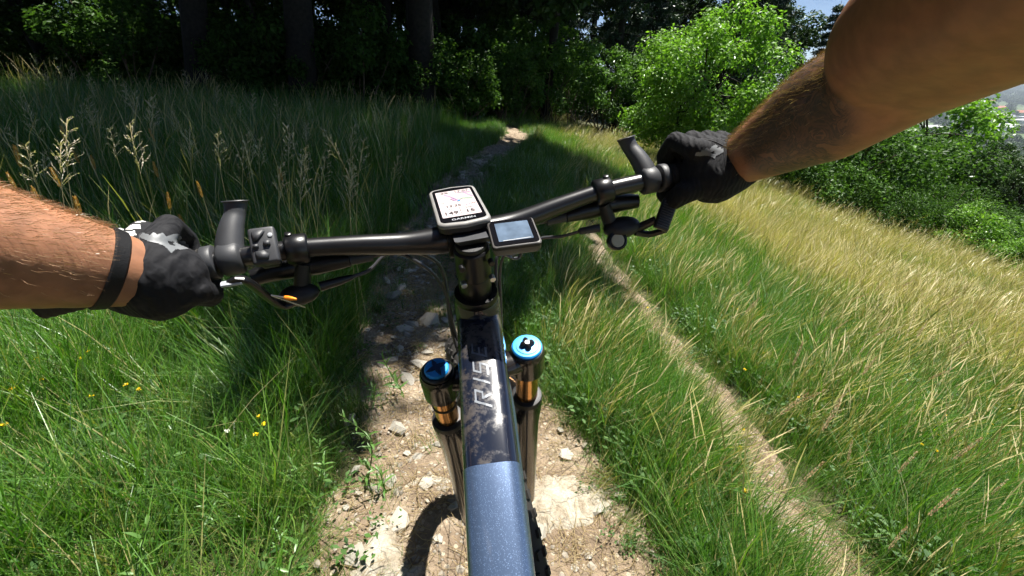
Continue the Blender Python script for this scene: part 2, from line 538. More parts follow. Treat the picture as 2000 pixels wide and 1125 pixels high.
for i, (p, z) in enumerate(zip(np.r_[n_near, n_far], zz)):
    sc = float(np.clip(r_.lognormal(math.log(.024), .6), .009, .085)) * (1 if i < 170 else 1.35)
    o = obj('stone', STONES[r_.integers(8)], None)
    o.location = (p[0], p[1], z + .018 + sc * .12)
    o.rotation_euler = (r_.normal(0, .16), r_.normal(0, .16), r_.uniform(0, 6.28)); o.scale = (sc, sc, sc)
    adopt(o, trail)
pts = on_path(SIDE, SIDE_W, 26, .7, 3.4, r_)
for p, z in zip(pts, H(pts[:, 0], pts[:, 1])):
    sc = float(r_.uniform(.008, .02))
    o = obj('stone', STONES[r_.integers(8)], None)
    o.location = (p[0], p[1], z + .017 + sc * .12); o.rotation_euler = (r_.normal(0, .15), r_.normal(0, .15), r_.uniform(0, 6.28)); o.scale = (sc,) * 3
    adopt(o, side_track)

def scatter(name, P, rot, scl, idx, sources, label=None, cat=None):
    """one object of uncountable stuff: source meshes set on points by geometry nodes"""
    me = bpy.data.meshes.new(name)
    me.vertices.add(len(P)); me.vertices.foreach_set('co', np.asarray(P, np.float32).ravel())
    for nm, ty, arr, key in (('rot', 'FLOAT_VECTOR', rot, 'vector'), ('scl', 'FLOAT', scl, 'value'), ('pick', 'INT', idx, 'value')):
        a = me.attributes.new(nm, ty, 'POINT'); a.data.foreach_set(key, np.asarray(arr, np.int32 if ty == 'INT' else np.float32).ravel())
    c = bpy.data.collections.new(name + ' sources')
    for i, (sm, mt) in enumerate(sources):
        if len(sm.materials) == 0: sm.materials.append(mt)
        c.objects.link(bpy.data.objects.new('%s source %02d' % (name, i), sm))
    o = obj(name, me, None)
    ng = bpy.data.node_groups.new(name, 'GeometryNodeTree')
    ng.interface.new_socket(name='Geometry', in_out='INPUT', socket_type='NodeSocketGeometry')
    ng.interface.new_socket(name='Geometry', in_out='OUTPUT', socket_type='NodeSocketGeometry')
    gi, go = ng.nodes.new('NodeGroupInput'), ng.nodes.new('NodeGroupOutput')
    ip = ng.nodes.new('GeometryNodeInstanceOnPoints'); ci = ng.nodes.new('GeometryNodeCollectionInfo')
    ci.inputs['Collection'].default_value = c; ci.inputs['Separate Children'].default_value = True; ci.inputs['Reset Children'].default_value = True
    def at(nm, ty):
        n = ng.nodes.new('GeometryNodeInputNamedAttribute'); n.data_type = ty; n.inputs[0].default_value = nm
        return n.outputs[0]
    L = ng.links.new
    L(gi.outputs[0], ip.inputs['Points']); L(ci.outputs[0], ip.inputs['Instance']); ip.inputs['Pick Instance'].default_value = True
    L(at('pick', 'INT'), ip.inputs['Instance Index']); L(at('scl', 'FLOAT'), ip.inputs['Scale'])
    er = ng.nodes.new('FunctionNodeEulerToRotation'); L(at('rot', 'FLOAT_VECTOR'), er.inputs[0]); L(er.outputs[0], ip.inputs['Rotation'])
    L(ip.outputs[0], go.inputs[0])
    md = o.modifiers.new('scatter', 'NODES'); md.node_group = ng
    return tag(o, label, cat, kind='stuff')

# fine gravel
gp = np.vstack([on_path(TRAIL, TRAIL_W, 10500, .5, 9.5, r_), on_path(SIDE, SIDE_W, 350, .5, 4.5, r_)])
gz = H(gp[:, 0], gp[:, 1]) + .019
gs = np.clip(r_.lognormal(math.log(.0068), .55, len(gp)), .0025, .024) * np.interp(gp[:, 1], [1, 8], [1, 2])
gr = np.stack([r_.normal(0, .3, len(gp)), r_.normal(0, .3, len(gp)), r_.uniform(0, 6.28, len(gp))], 1)
M_GRIT = stone_material('gravel stone', (.34, .30, .24), .4)
grit = [stone_mesh('grit', 40 + i, f) for i, f in enumerate((.4, .5, .35, .6))]
scatter('gravel', np.c_[gp, gz], gr, gs, r_.integers(0, 4, len(gp)), [(g, M_GRIT) for g in grit], 'fine pale gravel strewn over the dirt trail', 'gravel')
# straw litter and dead stalks on the bare soil
def straw_mesh(seed):
    r = np.random.default_rng(seed)
    it = []
    for k in range(7):
        a = r.uniform(0, 6.28); L = r.uniform(.03, .11); c = r.normal(0, .035, 2)
        d = np.array([math.cos(a), math.sin(a), 0]); p0 = np.array([c[0], c[1], r.uniform(.001, .006)])
        bend = np.array([-d[1], d[0], 0]) * r.normal(0, .25) * L
        it.append(tube([p0, p0 + d * L * .5 + bend + A(0, 0, r.uniform(0, .008)), p0 + d * L], r.uniform(.0006, .0012), 3, ref=(0, 0, 1), cap=False))
    return mesh_from('straw', it, recalc=False)
M_STRAW = leaf_mat('dry straw', [(0, (.22, .15, .07)), (.5, (.38, .28, .14)), (1, (.5, .4, .22))], .15, .05)
sp_ = np.vstack([on_path(TRAIL, TRAIL_W, 1500, .45, 3.2, r_, 1.3), on_path(SIDE, SIDE_W, 220, .5, 3, r_, 1.3)])
k_ = r_.random(len(sp_)) < np.where(sp_[:, 0] > .15, 1, .55); sp_ = sp_[k_]
scatter('straw_litter', np.c_[sp_, H(sp_[:, 0], sp_[:, 1]) + .02], np.c_[r_.normal(0, .08, len(sp_)), r_.normal(0, .08, len(sp_)), r_.uniform(0, 6.28, len(sp_))],
        r_.uniform(.6, 1.2, len(sp_)), r_.integers(0, 5, len(sp_)), [(straw_mesh(i), M_STRAW) for i in range(5)], 'dry straw and twigs littering the bare soil', 'litter')

# bedrock showing through the trail
def slab(name, outline, height, seed, label, cell=.011):
    """low weathered bedrock: a fine grid inside a ragged outline, its rim dipping under the soil"""
    P = spline(list(outline) + [outline[0]], 6)
    lo, hi = P.min(0) - .06, P.max(0) + .06
    xs = np.arange(lo[0], hi[0], cell); ys = np.arange(lo[1], hi[1], cell)
    X, Y = np.meshgrid(xs, ys); x, y = X.ravel(), Y.ravel()
    d = dist_to(P, np.zeros(len(P)), x, y)
    c = np.zeros(len(x), bool); j = len(P) - 1
    for i in range(len(P)):
        a_, b_ = P[i], P[j]
        with np.errstate(divide='ignore', invalid='ignore'):
            c ^= ((a_[1] > y) != (b_[1] > y)) & (x < (b_[0] - a_[0]) * (y - a_[1]) / (b_[1] - a_[1]) + a_[0])
        j = i
    d = np.where(c, d, -d) + .02 * wob(x, y, 16, seed) + .012 * wob(x, y, 41, seed * 2.0)
    layer = np.floor(d / .045 + .8 * wob(x, y, 6, seed + 1)) * .006                      # split layers of the stone
    z = H(x, y) + height * sstep(-.015, .035, d) + np.clip(layer, -.01, .016) - .03 * (d < -.02) + .0035 * wob(x, y, 30, seed) + .002 * wob(x, y, 90, seed)
    ok = (d > -.045).reshape(X.shape)
    I = np.arange(len(x)).reshape(X.shape)
    m = ok[:-1, :-1] & ok[:-1, 1:] & ok[1:, 1:] & ok[1:, :-1]
    F = np.stack([I[:-1, :-1][m], I[:-1, 1:][m], I[1:, 1:][m], I[1:, :-1][m]], 1)
    u_, inv = np.unique(F, return_inverse=True)
    me = quick_mesh(name, np.stack([x, y, z], 1)[u_], inv.reshape(F.shape), 4); me.polygons.foreach_set('use_smooth', np.ones(len(F), bool))
    return tag(obj(name, me, M_ROCK), label, 'rock')

def gpt(px, py, h=0.0):
    """where the line of sight of a photo pixel meets the ground"""
    ds = np.geomspace(.4, 400, 240)
    Q = np.array([unproj(px, py, d) for d in ds])
    k = int(np.argmax(Q[:, 2] < H(Q[:, 0], Q[:, 1]) + h)); lo, hi = ds[max(k - 1, 0)], ds[k]
    for _ in range(18):
        m = (lo + hi) / 2; p = unproj(px, py, m)
        if p[2] < Hs(p[0], p[1]) + h: hi = m
        else: lo = m
    return unproj(px, py, hi)
slab('rock_slab', [gpt(x, y)[:2] for x, y in [(762, 1000), (778, 1040), (800, 1070), (822, 1100), (845, 1150), (700, 1150), (692, 1110), (712, 1065), (738, 1022)]], .035, 3,
     'cream wedge of bedrock beside the tyre shadow, grass blades lying over it')
slab('rock_slab', [gpt(x, y)[:2] for x, y in [(1020, 935), (1090, 930), (1160, 948), (1195, 985), (1180, 1020), (1120, 1050), (1040, 1050), (1000, 1000)]], .03, 4,
     'broad flat cream bedrock slab under the front tyre')
slab('rock_slab', [gpt(x, y)[:2] for x, y in [(770, 955), (800, 938), (860, 928), (905, 940), (900, 955), (830, 962), (790, 972)]], .02, 6,
     'thin pale ledge of bedrock ahead of the wheel shadow')
# ------------------------------------------------------------------ the bicycle
HA = math.radians(65.5)
s_ax = A(0, math.cos(HA), -math.sin(HA)); n_ax = A(0, math.sin(HA), math.cos(HA))
def rot3(y, p, r):
    return np.array(Matrix.Rotation(y, 3, 'Z') @ Matrix.Rotation(p, 3, 'X') @ Matrix.Rotation(r, 3, 'Y'))
BIKE = np.eye(4)
BIKE[:3, :3] = rot3(math.radians(5.9), math.radians(-9.2), math.radians(-3.0))
BIKE[:3, 3] = (-.041, .488, -.359 + CZ)
STEER = np.eye(4)
S3 = np.array(Matrix.Rotation(math.radians(11.0), 3, Vector(-s_ax)))
STEER[:3, :3] = BIKE[:3, :3] @ S3 @ np.stack([A(1, 0, 0), n_ax, -s_ax], 1)   # steer axes: right, forward, up the steerer
STEER[:3, 3] = BIKE[:3, 3]
HEADT = np.eye(4); HEADT[:3, :3] = BIKE[:3, :3] @ np.stack([A(1, 0, 0), n_ax, -s_ax], 1); HEADT[:3, 3] = BIKE[:3, 3]
def sp(x, f, t): return STEER[:3, :3] @ A(x, f, t) + STEER[:3, 3]
def bp_(x, y, z): return BIKE[:3, :3] @ A(x, y, z) + BIKE[:3, 3]

M_BLACK = simple('black anodised aluminium', (.006, .006, .007), .32, .0, .2, 60, .04, 900)
M_BAR = simple('satin black handlebar', (.007, .007, .008), .3, .0, .15, 80, .03, 1500, spec=.75)
M_PLASTIC = simple('black plastic', (.01, .01, .011), .5, 0, .2, 60, .12, 1400)
M_RUBBER = simple('tyre rubber', (.02, .018, .016), .8, 0, .45, 25, .3, 500)
M_GREYP = simple('grey plastic', (.038, .04, .045), .5, 0, .15, 60, .08, 1500)
M_SILVER = simple('bare metal', (.6, .6, .62), .3, 1.0, .1, 100)
M_GOLD = simple('gold coated stanchion', (.78, .42, .16), .2, 1.0, .06, 30)
M_FORK = simple('gloss black fork leg', (.014, .012, .011), .22, 0, .3, 30, 0, 300, coat=.5)
M_BLUE = simple('blue anodised cap', (.02, .34, .92), .38, .2, .1, 60)
M_HOSE = simple('cable hose', (.05, .05, .055), .25, 0, .1, 60)
M_WHITE = simple('white print', (.42, .44, .47), .4, 0, .06, 90)
M_ORANGE = simple('orange cable end', (.95, .28, .02), .35, .3, .1, 90)

def frame_paint():
    m, nt, b = new_mat('blue flake paint with sky sheen')
    tc = N(nt, 'ShaderNodeTexCoord')
    vo = N(nt, 'ShaderNodeTexVoronoi', Scale=2600.0)
    no = N(nt, 'ShaderNodeTexNoise', Scale=26.0, Detail=7, Roughness=.7)
    for n in (vo, no): nt.links.new(tc.outputs['Object'], n.inputs['Vector'])
    sp_ = N(nt, 'ShaderNodeSeparateColor'); nt.links.new(vo.outputs['Color'], sp_.inputs[0])
    fl = ramp(nt, [(.93, 0.0), (.97, 1.0)]); nt.links.new(sp_.outputs[1], fl.inputs[0])
    base = mixc(nt, no.outputs[0], (.05, .085, .16), (.075, .115, .2))  # paler base holds sky and sun reflected off the rear top tube
    nt.links.new(mixc(nt, fl.outputs[0], base, (.2, .3, .5)), b.inputs['Base Color'])
    b.inputs['Metallic'].default_value = .5
    b.inputs['Roughness'].default_value = .36
    b.inputs['Coat Weight'].default_value = .8; b.inputs['Coat Roughness'].default_value = .12
    return m
def dark_paint():
    m, nt, b = new_mat('gloss midnight frame paint')
    tc = N(nt, 'ShaderNodeTexCoord')
    no = N(nt, 'ShaderNodeTexNoise', Scale=55.0, Detail=8, Roughness=.75)
    n2 = N(nt, 'ShaderNodeTexNoise', Scale=9.0, Detail=4)
    for n in (no, n2): nt.links.new(tc.outputs['Object'], n.inputs['Vector'])
    mu = N(nt, 'ShaderNodeMath', operation='MULTIPLY'); nt.links.new(no.outputs[0], mu.inputs[0]); nt.links.new(n2.outputs[0], mu.inputs[1])
    du = ramp(nt, [(.27, 0.0), (.36, .5)]); nt.links.new(mu.outputs[0], du.inputs[0])
    nt.links.new(mixc(nt, du.outputs[0], (.008, .011, .022), (.14, .115, .09)), b.inputs['Base Color'])   # dried dust
    rr = ramp(nt, [(.25, .16), (.4, .5)]); nt.links.new(mu.outputs[0], rr.inputs[0]); nt.links.new(rr.outputs[0], b.inputs['Roughness'])
    b.inputs['Coat Weight'].default_value = .5; b.inputs['Coat Roughness'].default_value = .1
    return m
M_FLAKE, M_MIDNIGHT = frame_paint(), dark_paint()

front_contact = STEER[:3, :3] @ A(0, .044, -.54) + STEER[:3, 3]
bike = empty('mountain_bike', (front_contact[0], front_contact[1], front_contact[2] - .372), 'dark blue mountain bike with wide black handlebar ridden down the trail', 'bicycle')

def section(path, hw, hh, pw=3.0, n=28):
    """tube of rounded-rectangle section (bike frame coordinates), hw/hh per station"""
    P = np.asarray(path, float)
    T = np.gradient(P, axis=0); T /= np.linalg.norm(T, axis=1)[:, None]
    an = np.arange(n) * 2 * math.pi / n
    ca, sa = np.cos(an), np.sin(an)
    sx = np.sign(ca) * np.abs(ca) ** (2 / pw); sz = np.sign(sa) * np.abs(sa) ** (2 / pw)
    V = []
    for i in range(len(P)):
        up = np.cross(A(1, 0, 0), T[i]); up = up if up[2] > 0 else -up
        V.append(P[i] + np.outer(sx * hw[i], A(1, 0, 0)) + np.outer(sz * hh[i], up))
    V = np.vstack(V)
    k = len(P)
    F = [(i * n + j, i * n + (j + 1) % n, (i + 1) * n + (j + 1) % n, (i + 1) * n + j) for i in range(k - 1) for j in range(n)]
    F.append(tuple(range(n))[::-1]); F.append(tuple(range((k - 1) * n, k * n)))
    return xf(BIKE, (V, F))

# frame
tt = spline([(0, -.018, .077), (0, -.06, .063), (0, -.12, .035), (0, -.19, -.002), (0, -.27, -.052), (0, -.36, -.11), (0, -.46, -.175)], 8)
tw = np.interp(tt[:, 1], [-.5, -.36, -.2, -.06, -.02], [.025, .0262, .0272, .0275, .0265])
th = np.interp(tt[:, 1], [-.5, -.2, -.05, -.02], [.022, .026, .03, .033])
cut = int(np.argmin(np.abs(tt[:, 1] + .21)))  # colour split here stands for sky reflected off the rear slope
top_tube = part('top_tube', section(tt[:cut + 1], tw[:cut + 1], th[:cut + 1], 3.6), M_MIDNIGHT, bike, sharp=1.0)
part('top_tube_rear', section(tt[cut:], tw[cut:] + .0004, th[cut:] + .0004, 3.6), M_FLAKE, bike, sharp=1.0)['label'] = 'rear half of the top tube, paler blue standing for reflected sky'
dt = spline([(0, -.008, .02), (0, -.07, -.05), (0, -.2, -.18), (0, -.36, -.36), (0, -.5, -.5)], 6)
part('down_tube', section(dt, np.interp(np.arange(len(dt)), [0, 6, 24], [.03, .036, .036]), np.full(len(dt), .036), 2.8), M_FLAKE, bike, sharp=1.0)
part('head_tube', xf(HEADT, lathe([(.030, -.008), (.034, .0), (.033, .03), (.029, .07), (.0285, .118), (.026, .123)], 32)), M_MIDNIGHT, bike, sharp=1.0)
part('seat_tube', tube([bp_(0, -.44, -.16), bp_(0, -.47, -.3), bp_(0, -.51, -.51)], [.018, .02, .03], 14), M_FLAKE, bike)
part('seat_post', tube([bp_(0, -.465, -.13), bp_(0, -.5, -.03)], [.0158, .0158], 14), M_BLACK, bike)
V_, F_ = ellipsoid((0, 0, 0), (.07, .135, .022)); V_[:, 0] *= np.interp(V_[:, 1], [-.13, 0, .13], [1, .75, .3])
part('saddle', (V_ @ BIKE[:3, :3].T + bp_(0, -.5, -.01), F_), M_PLASTIC, bike)
for g in (-1, 1):
    part('chain_stay', tube([bp_(.03 * g, -.53, -.51), bp_(.06 * g, -.75, -.5), bp_(.07 * g, -.95, -.48)], .013, 10), M_FLAKE, bike)
    part('seat_stay', tube([bp_(.03 * g, -.46, -.22), bp_(.06 * g, -.7, -.34), bp_(.07 * g, -.95, -.47)], .010, 10), M_FLAKE, bike)
    part('crank_arm', tube([bp_(.07 * g, -.51, -.51), bp_(.085 * g, -.51 + .17 * g, -.51)], [.014, .011], 10), M_BLACK, bike)
    pd = rbox(.1, .1, .02, .004); part('pedal', (pd[0] @ BIKE[:3, :3].T + bp_(.14 * g, -.51 + .17 * g, -.51), pd[1]), M_BLACK, bike)

# lettering on the top tube, cut from strokes and laid on the tube's surface
def bvh_of(o):
    me = o.data
    return BVHTree.FromPolygons([v.co[:] for v in me.vertices], [tuple(p.vertices) for p in me.polygons])
def in_poly(poly, X, Y):
    p = np.asarray(poly, float); c = np.zeros(X.shape, bool); j = len(p) - 1
    for i in range(len(p)):
        a, b = p[i], p[j]
        with np.errstate(divide='ignore', invalid='ignore'):
            h = ((a[1] > Y) != (b[1] > Y)) & (X < (b[0] - a[0]) * (Y - a[1]) / (b[1] - a[1]) + a[0])
        c ^= h; j = i
    return c
def decal(name, polys, org, ex, ey, ez, tree, mat, parent, cell=.0006, lift=.0005, holes=()):
    """a thin printed patch: cells of a fine grid inside the outline, dropped onto a surface along -ez"""
    allp = np.vstack([np.asarray(p, float) for p in polys])
    lo, hi = allp.min(0) - cell, allp.max(0) + cell
    xs = np.arange(lo[0], hi[0] + cell, cell); ys = np.arange(lo[1], hi[1] + cell, cell)
    CX, CY = np.meshgrid((xs[:-1] + xs[1:]) / 2, (ys[:-1] + ys[1:]) / 2)
    mask = np.zeros(CX.shape, bool)
    for p in polys: mask |= in_poly(p, CX, CY)
    for p in holes: mask &= ~in_poly(p, CX, CY)
    need = np.zeros((len(ys), len(xs)), bool)
    need[:-1, :-1] |= mask; need[1:, :-1] |= mask; need[:-1, 1:] |= mask; need[1:, 1:] |= mask
    idx = -np.ones(need.shape, int); V = []
    for j, i in zip(*np.nonzero(need)):
        q = org + ex * xs[i] + ey * ys[j] + ez * .05
        hit = tree.ray_cast(Vector(q), Vector(-ez), .2)
        if hit[0] is not None:
            idx[j, i] = len(V); V.append(np.array(hit[0]) + ez * lift)
    F = []
    for j, i in zip(*np.nonzero(mask)):
        q = (idx[j, i], idx[j, i + 1], idx[j + 1, i + 1], idx[j + 1, i])
        if min(q) >= 0: F.append(q)
    me = bpy.data.meshes.new(name); me.from_pydata([v.tolist() for v in V], [], F)
    me.polygons.foreach_set('use_smooth', np.ones(len(F), bool)); me.update()
    return obj(name, me, mat, parent)
def bar_poly(a, b, w, sk=0.0):
    a, b = A(*a), A(*b); d = unit(b - a); q = np.array([-d[1], d[0]]) * w / 2
    return [a - q, b - q, b + q, a + q]
# letters: u runs along the tube away from the rider's reading start, v across; italic shear as painted
LET = {'R': [bar_poly((0, .0), (0, 1), .12), bar_poly((0, .92), (.62, .92), .12), bar_poly((.6, .97), (.6, .5), .12), bar_poly((.25, .5), (.66, .5), .12), bar_poly((.3, .5), (.66, 0), .12)],
       'I': [bar_poly((.1, 0), (.1, 1), .12)],
       'S': [bar_poly((0, .92), (.62, .92), .12), bar_poly((.03, .97), (.03, .48), .12), bar_poly((0, .5), (.62, .5), .12), bar_poly((.58, .52), (.58, .03), .12), bar_poly((0, .08), (.62, .08), .12)],
       'E': [bar_poly((.03, 0), (.03, 1), .12), bar_poly((0, .92), (.62, .92), .12), bar_poly((0, .5), (.5, .5), .12), bar_poly((0, .08), (.62, .08), .12)]}
tb = bvh_of(top_tube)
fwd = unit(BIKE[:3, :3] @ unit(tt[4] - tt[20])); rgt = BIKE[:3, :3] @ A(1, 0, 0); upv = np.cross(rgt, fwd)
org = BIKE[:3, :3] @ tt[20] + BIKE[:3, 3]
# the word reads towards the head tube, the foot of each letter to the rider's right
u = -.008
polys = []
for ch, wd in (('R', .021), ('I', .008), ('S', .020), ('E', .020)):
    for p in LET[ch]:
        polys.append([(.0062 - y * .0175, u + x * .0215 + (y - .5) * .008) for x, y in p])
    u += wd + .0035
decal('lettering', polys, org, rgt, fwd, upv, tb, simple('silver grey lettering', (.15, .165, .19), .35, .2, .1, 60), top_tube, .0006)

# stem, spacers, handlebar
part('steerer_spacer', xf(STEER, lathe([(.0262, .1235), (.0268, .125), (.0268, .131), (.0262, .1325)], 32)), M_BLACK, bike, sharp=.9)
part('steerer_spacer', xf(STEER, lathe([(.019, .133), (.0195, .134), (.0195, .158), (.019, .159)], 32)), M_BLACK, bike, sharp=.9)
st_it = [xf(STEER, lathe([(.0185, .1595), (.0205, .161), (.0205, .197), (.0185, .199)], 32)),
         tube([sp(0, .012, .18), sp(0, .03, .18)], [(.017, .017), (.017, .018)], 16, ref=STEER[:3, 2])]
cl = lathe([(.0185, -.022), (.0235, -.0215), (.0235, .0215), (.0185, .022)], 28)
st_it.append(xf(STEER @ frame(A(0, .042, .186), A(0, 1, 0), A(0, 0, 1), A(1, 0, 0)), cl))
stem = part('stem', st_it, M_BLACK, bike)
part('top_cap', xf(STEER, lathe([(.0175, .1992), (.0175, .2025), (.0165, .204), (.008, .2042), (.0075, .2025), (.002, .2022)], 32)), M_PLASTIC, stem)
for g in (-1, 1):
    for t in (.165, .188):
        part('bolt', xf(STEER @ frame(A(.0165 * g, -.021, t), A(1, 0, 0), A(0, 0, 1), A(0, -1, 0)), lathe([(.0035, -.004), (.0035, .0025), (.003, .003)], 12)), M_SILVER if t < .17 else M_BLACK, stem)
barR = [(0, .042, .186), (.035, .042, .1865), (.075, .0422, .192), (.115, .0418, .2005), (.155, .04, .209), (.18, .0382, .2135), (.21, .0355, .217), (.255, .032, .22), (.32, .025, .2215), (.39, .0165, .223)]
BR = spline(barR, 6)
rb = np.interp(BR[:, 0], [0, .03, .065, .15, .39], [.0165, .0165, .0128, .0103, .0102])
full = np.vstack([BR[::-1] * A(-1, 1, 1), BR[1:]])
handlebar = part('handlebar', tube([sp(*p) for p in full], np.r_[rb[::-1], rb[1:]], 24), M_BAR, bike)
def barpt(x): return np.array([np.interp(x, BR[:, 0], BR[:, i]) for i in range(3)])
def bfr(g, x):
    """frame on the bar at distance x from its middle on side g: outward, forward, up (world) and origin"""
    p = barpt(x); d = unit(barpt(x + .01) - barpt(x - .01))
    o = sp(p[0] * g, p[1], p[2]); a = unit(STEER[:3, :3] @ (d * A(g, 1, 1)))
    up = unit(STEER[:3, 2] - a * (a @ STEER[:3, 2])); f = np.cross(up, a) * g
    return o, a, unit(f), up
def bl(g, x):
    o, a, f, up = bfr(g, x)
    return lambda q, ff, uu: o + a * q + f * ff + up * uu
def ring_on_bar(name, g, x, w, r, mat, n=24, r0=None, bev=.0008):
    o, a, f, up = bfr(g, x)
    r0 = r - bev if r0 is None else r0
    return part(name, xf(frame(o, f, up, a), lathe([(r0, -w / 2), (r, -w / 2 + bev), (r, w / 2 - bev), (r0, w / 2)], n)), mat, bike, sharp=.9)
for g in (-1, 1):
    L0, L1 = (.262, .392)
    xs = np.arange(L0, L1, .0016); pr = [(.0148 + (.0011 if (i % 4) < 2 else 0), 0) for i in range(len(xs))]
    P_ = np.array([bfr(g, x)[0] for x in xs])
    part('grip', tube(P_, [p[0] for p in pr], 20), M_RUBBER, bike)
    ring_on_bar('grip_clamp', g, .256, .010, .0172, M_GREYP)

# inner bar ends: short horns standing up in front of the thumbs
for g in (-1, 1):
    q = bl(g, .238)
    ring_on_bar('horn_clamp', g, .238, .021, .0165, M_GREYP, bev=.003)
    path = spline([q(0, .003, .003), q(-.001, .011, .010), q(-.005, .024, .02), q(-.010, .036, .028), q(-.013, .044, .036), q(-.0135, .046, .039)], 5)
    rr = np.interp(np.linspace(0, 1, len(path)), [0, .25, .6, .85, .97, 1], [.0138, .0125, .0098, .0106, .0128, .012])
    part('inner_bar_end', tube(path, np.stack([rr, rr * .9], 1), 20, ref=bfr(g, .238)[1]), M_GREYP if g < 0 else M_GREYP, bike)

# left switch pod with four buttons
o, a, f, up = bfr(-1, .204)
pod_up = unit(up * .8 - f * .6); pod_f = unit(f - pod_up * (f @ pod_up)); pod_x = -a
PF = frame(o + pod_up * .019, pod_x, pod_f, pod_up)
pod = part('switch_pod', [xf(PF, rbox(.024, .038, .012, .003, 3)), ], M_GREYP, bike)
part('pod_clamp', xf(frame(o, f, up, a), lathe([(.013, -.009), (.0155, -.0075), (.0155, .0075), (.013, .009)], 20)), M_PLASTIC, pod)
def button(poly):
    V_, F_ = prism(poly, .0058, .0082, .16); part('button', xf(PF, (V_, F_)), M_PLASTIC if False else M_GREYP, pod)
button([(-.008, .004), (-.0085, .0145), (.002, .0155), (.0035, .013), (-.004, .004)])
button([(-.008, -.006), (-.0075, -.0145), (.003, -.0155), (.004, -.0105), (.0, -.006)])
button([(.0005, -.002), (.0005, .0035), (.0065, .0035), (.0065, -.002)])
button([(-.009, -.003), (-.009, .001), (-.004, .001), (-.004, -.003)])
part('pod_lens', xf(PF @ frame(A(.0075, .009, .0058), A(1, 0, 0), A(0, 1, 0), A(0, 0, 1)), lathe([(.0022, 0), (.0022, .001), (.0015, .0012)], 12)), M_WHITE, pod)

# brakes, shifter, dropper lever and their hoses
def brake(g):
    q = bl(g, .178)
    ring_on_bar('brake_clamp', g, .178, .022, .0158, M_BLACK, bev=.002)
    part('brake_clamp_bolt', xf(frame(q(.006, .004, .0145), bfr(g, .178)[1], bfr(g, .178)[2], bfr(g, .178)[3]), lathe([(.0035, 0), (.0035, .003), (.0025, .0035)], 12)), M_BLACK, bike)
    body = [tube(spline([q(.05, .006, -.034), q(.02, .01, -.03), q(-.015, .006, -.026), q(-.05, .002, -.023)], 4), np.r_[np.linspace(.009, .0125, 5), np.full(4, .0125), np.linspace(.0115, .008, 4)], 16),
            tube([q(0, .004, -.01), q(0, .006, -.03)], [(.010, .009), (.012, .010)], 12)]
    b = part('brake_body', body, M_BLACK, bike)
    lev = spline([q(.035, .018, -.036), q(.055, .045, -.044), q(.085, .062, -.05), q(.12, .066, -.053), (q(.145, .058, -.054))], 5)
    part('brake_lever', tube(lev, np.stack([np.linspace(.0055, .0065, len(lev)), np.linspace(.008, .0045, len(lev))], 1), 12, ref=bfr(g, .178)[2]), M_BLACK, bike)
    hz = [q(-.05, .002, -.023), q(-.075, .001, -.0215)]
    part('hose_nut', tube(hz, [.0068, .006], 14), M_GREYP, bike)
    return q
qL, qR = brake(-1), brake(1)
def cable(pts, r=.0025, m=None): return part('cable', tube(spline(pts, 8), r, 10), m or M_HOSE, bike)
cable([qL(-.074, .001, -.0215), qL(-.1, .003, -.021), sp(-.06, .06, .165), sp(-.03, .07, .12), sp(-.034, .03, .05), sp(-.03, .0, .0)])
cable([qR(-.074, .001, -.0215), qR(-.1, .003, -.024), sp(.075, .06, .12), sp(.045, .06, .13), sp(.034, .03, .07), sp(.03, -.0, .0)])
# shifter under the right bar
q = bl(1, .205)
part('shifter_body', [ellipsoid(q(-.005, -.014, -.052), (.026, .016, .013), STEER[:3, :3]), tube([q(-.026, .0, -.02), q(-.018, -.008, -.048)], [.008, .009], 12)], M_PLASTIC, bike)
dd = unit(-bfr(1, .205)[2] * .75 + bfr(1, .205)[3] * .65)
dx = bfr(1, .205)[1]; dy = np.cross(dd, dx)
part('shifter_disc', xf(frame(q(-.018, -.031, -.058), dx, dy, dd), lathe([(.0125, -.006), (.0125, .002), (.0105, .003), (.0104, .0015)], 24)), M_BLACK, bike)
part('disc_cover', xf(frame(q(-.018, -.031, -.058) + dd * .0012, dx, dy, dd), lathe([(.0085, 0), (.0085, .0012), (.008, .0016)], 24)), simple('pale grey badge', (.42, .4, .3), .5, .2), bike)
arm_ = spline([q(.0, -.018, -.058), q(.02, -.018, -.055), q(.038, -.022, -.046)], 5)
part('shift_lever', tube(arm_, np.linspace(.0065, .005, len(arm_)), 10), M_BLACK, bike)
pc = q(.045, -.03, -.036); px_ = unit(dx * .55 + np.cross(dd, dx) * .83); py_ = np.cross(dd, px_)
PD = frame(pc, px_, py_, dd)
pad = part('shift_paddle', xf(PD, rbox(.04, .02, .007, .003, 3)), M_BLACK, bike)
for i in range(11):
    part('ridge', xf(PD @ frame(A(-.0155 + i * .0031, 0, .0038), A(1, 0, 0), A(0, 1, 0), A(0, 0, 1)), rbox(.0013, .015, .0014, .0003, 1)), M_GREYP, pad)
part('shift_lever', tube(spline([q(.012, -.02, -.06), q(.03, -.024, -.066), q(.05, -.03, -.06)], 4), np.linspace(.005, .004, 9), 10), M_BLACK, bike)
part('cable_ferrule', tube([q(-.035, -.012, -.046), q(-.06, -.01, -.046), q(-.062, -.01, -.046)], [.0052, .0045, .003], 12), M_GREYP, bike)
cable([q(-.06, -.01, -.046), q(-.085, -.006, -.05), q(-.115, .002, -.052), sp(.05, .05, .135), sp(.038, .03, .06), sp(.03, 0, .0)], .0021)
camv0 = unit(A(0, 0, CZ) - unproj(452, 553, .395))
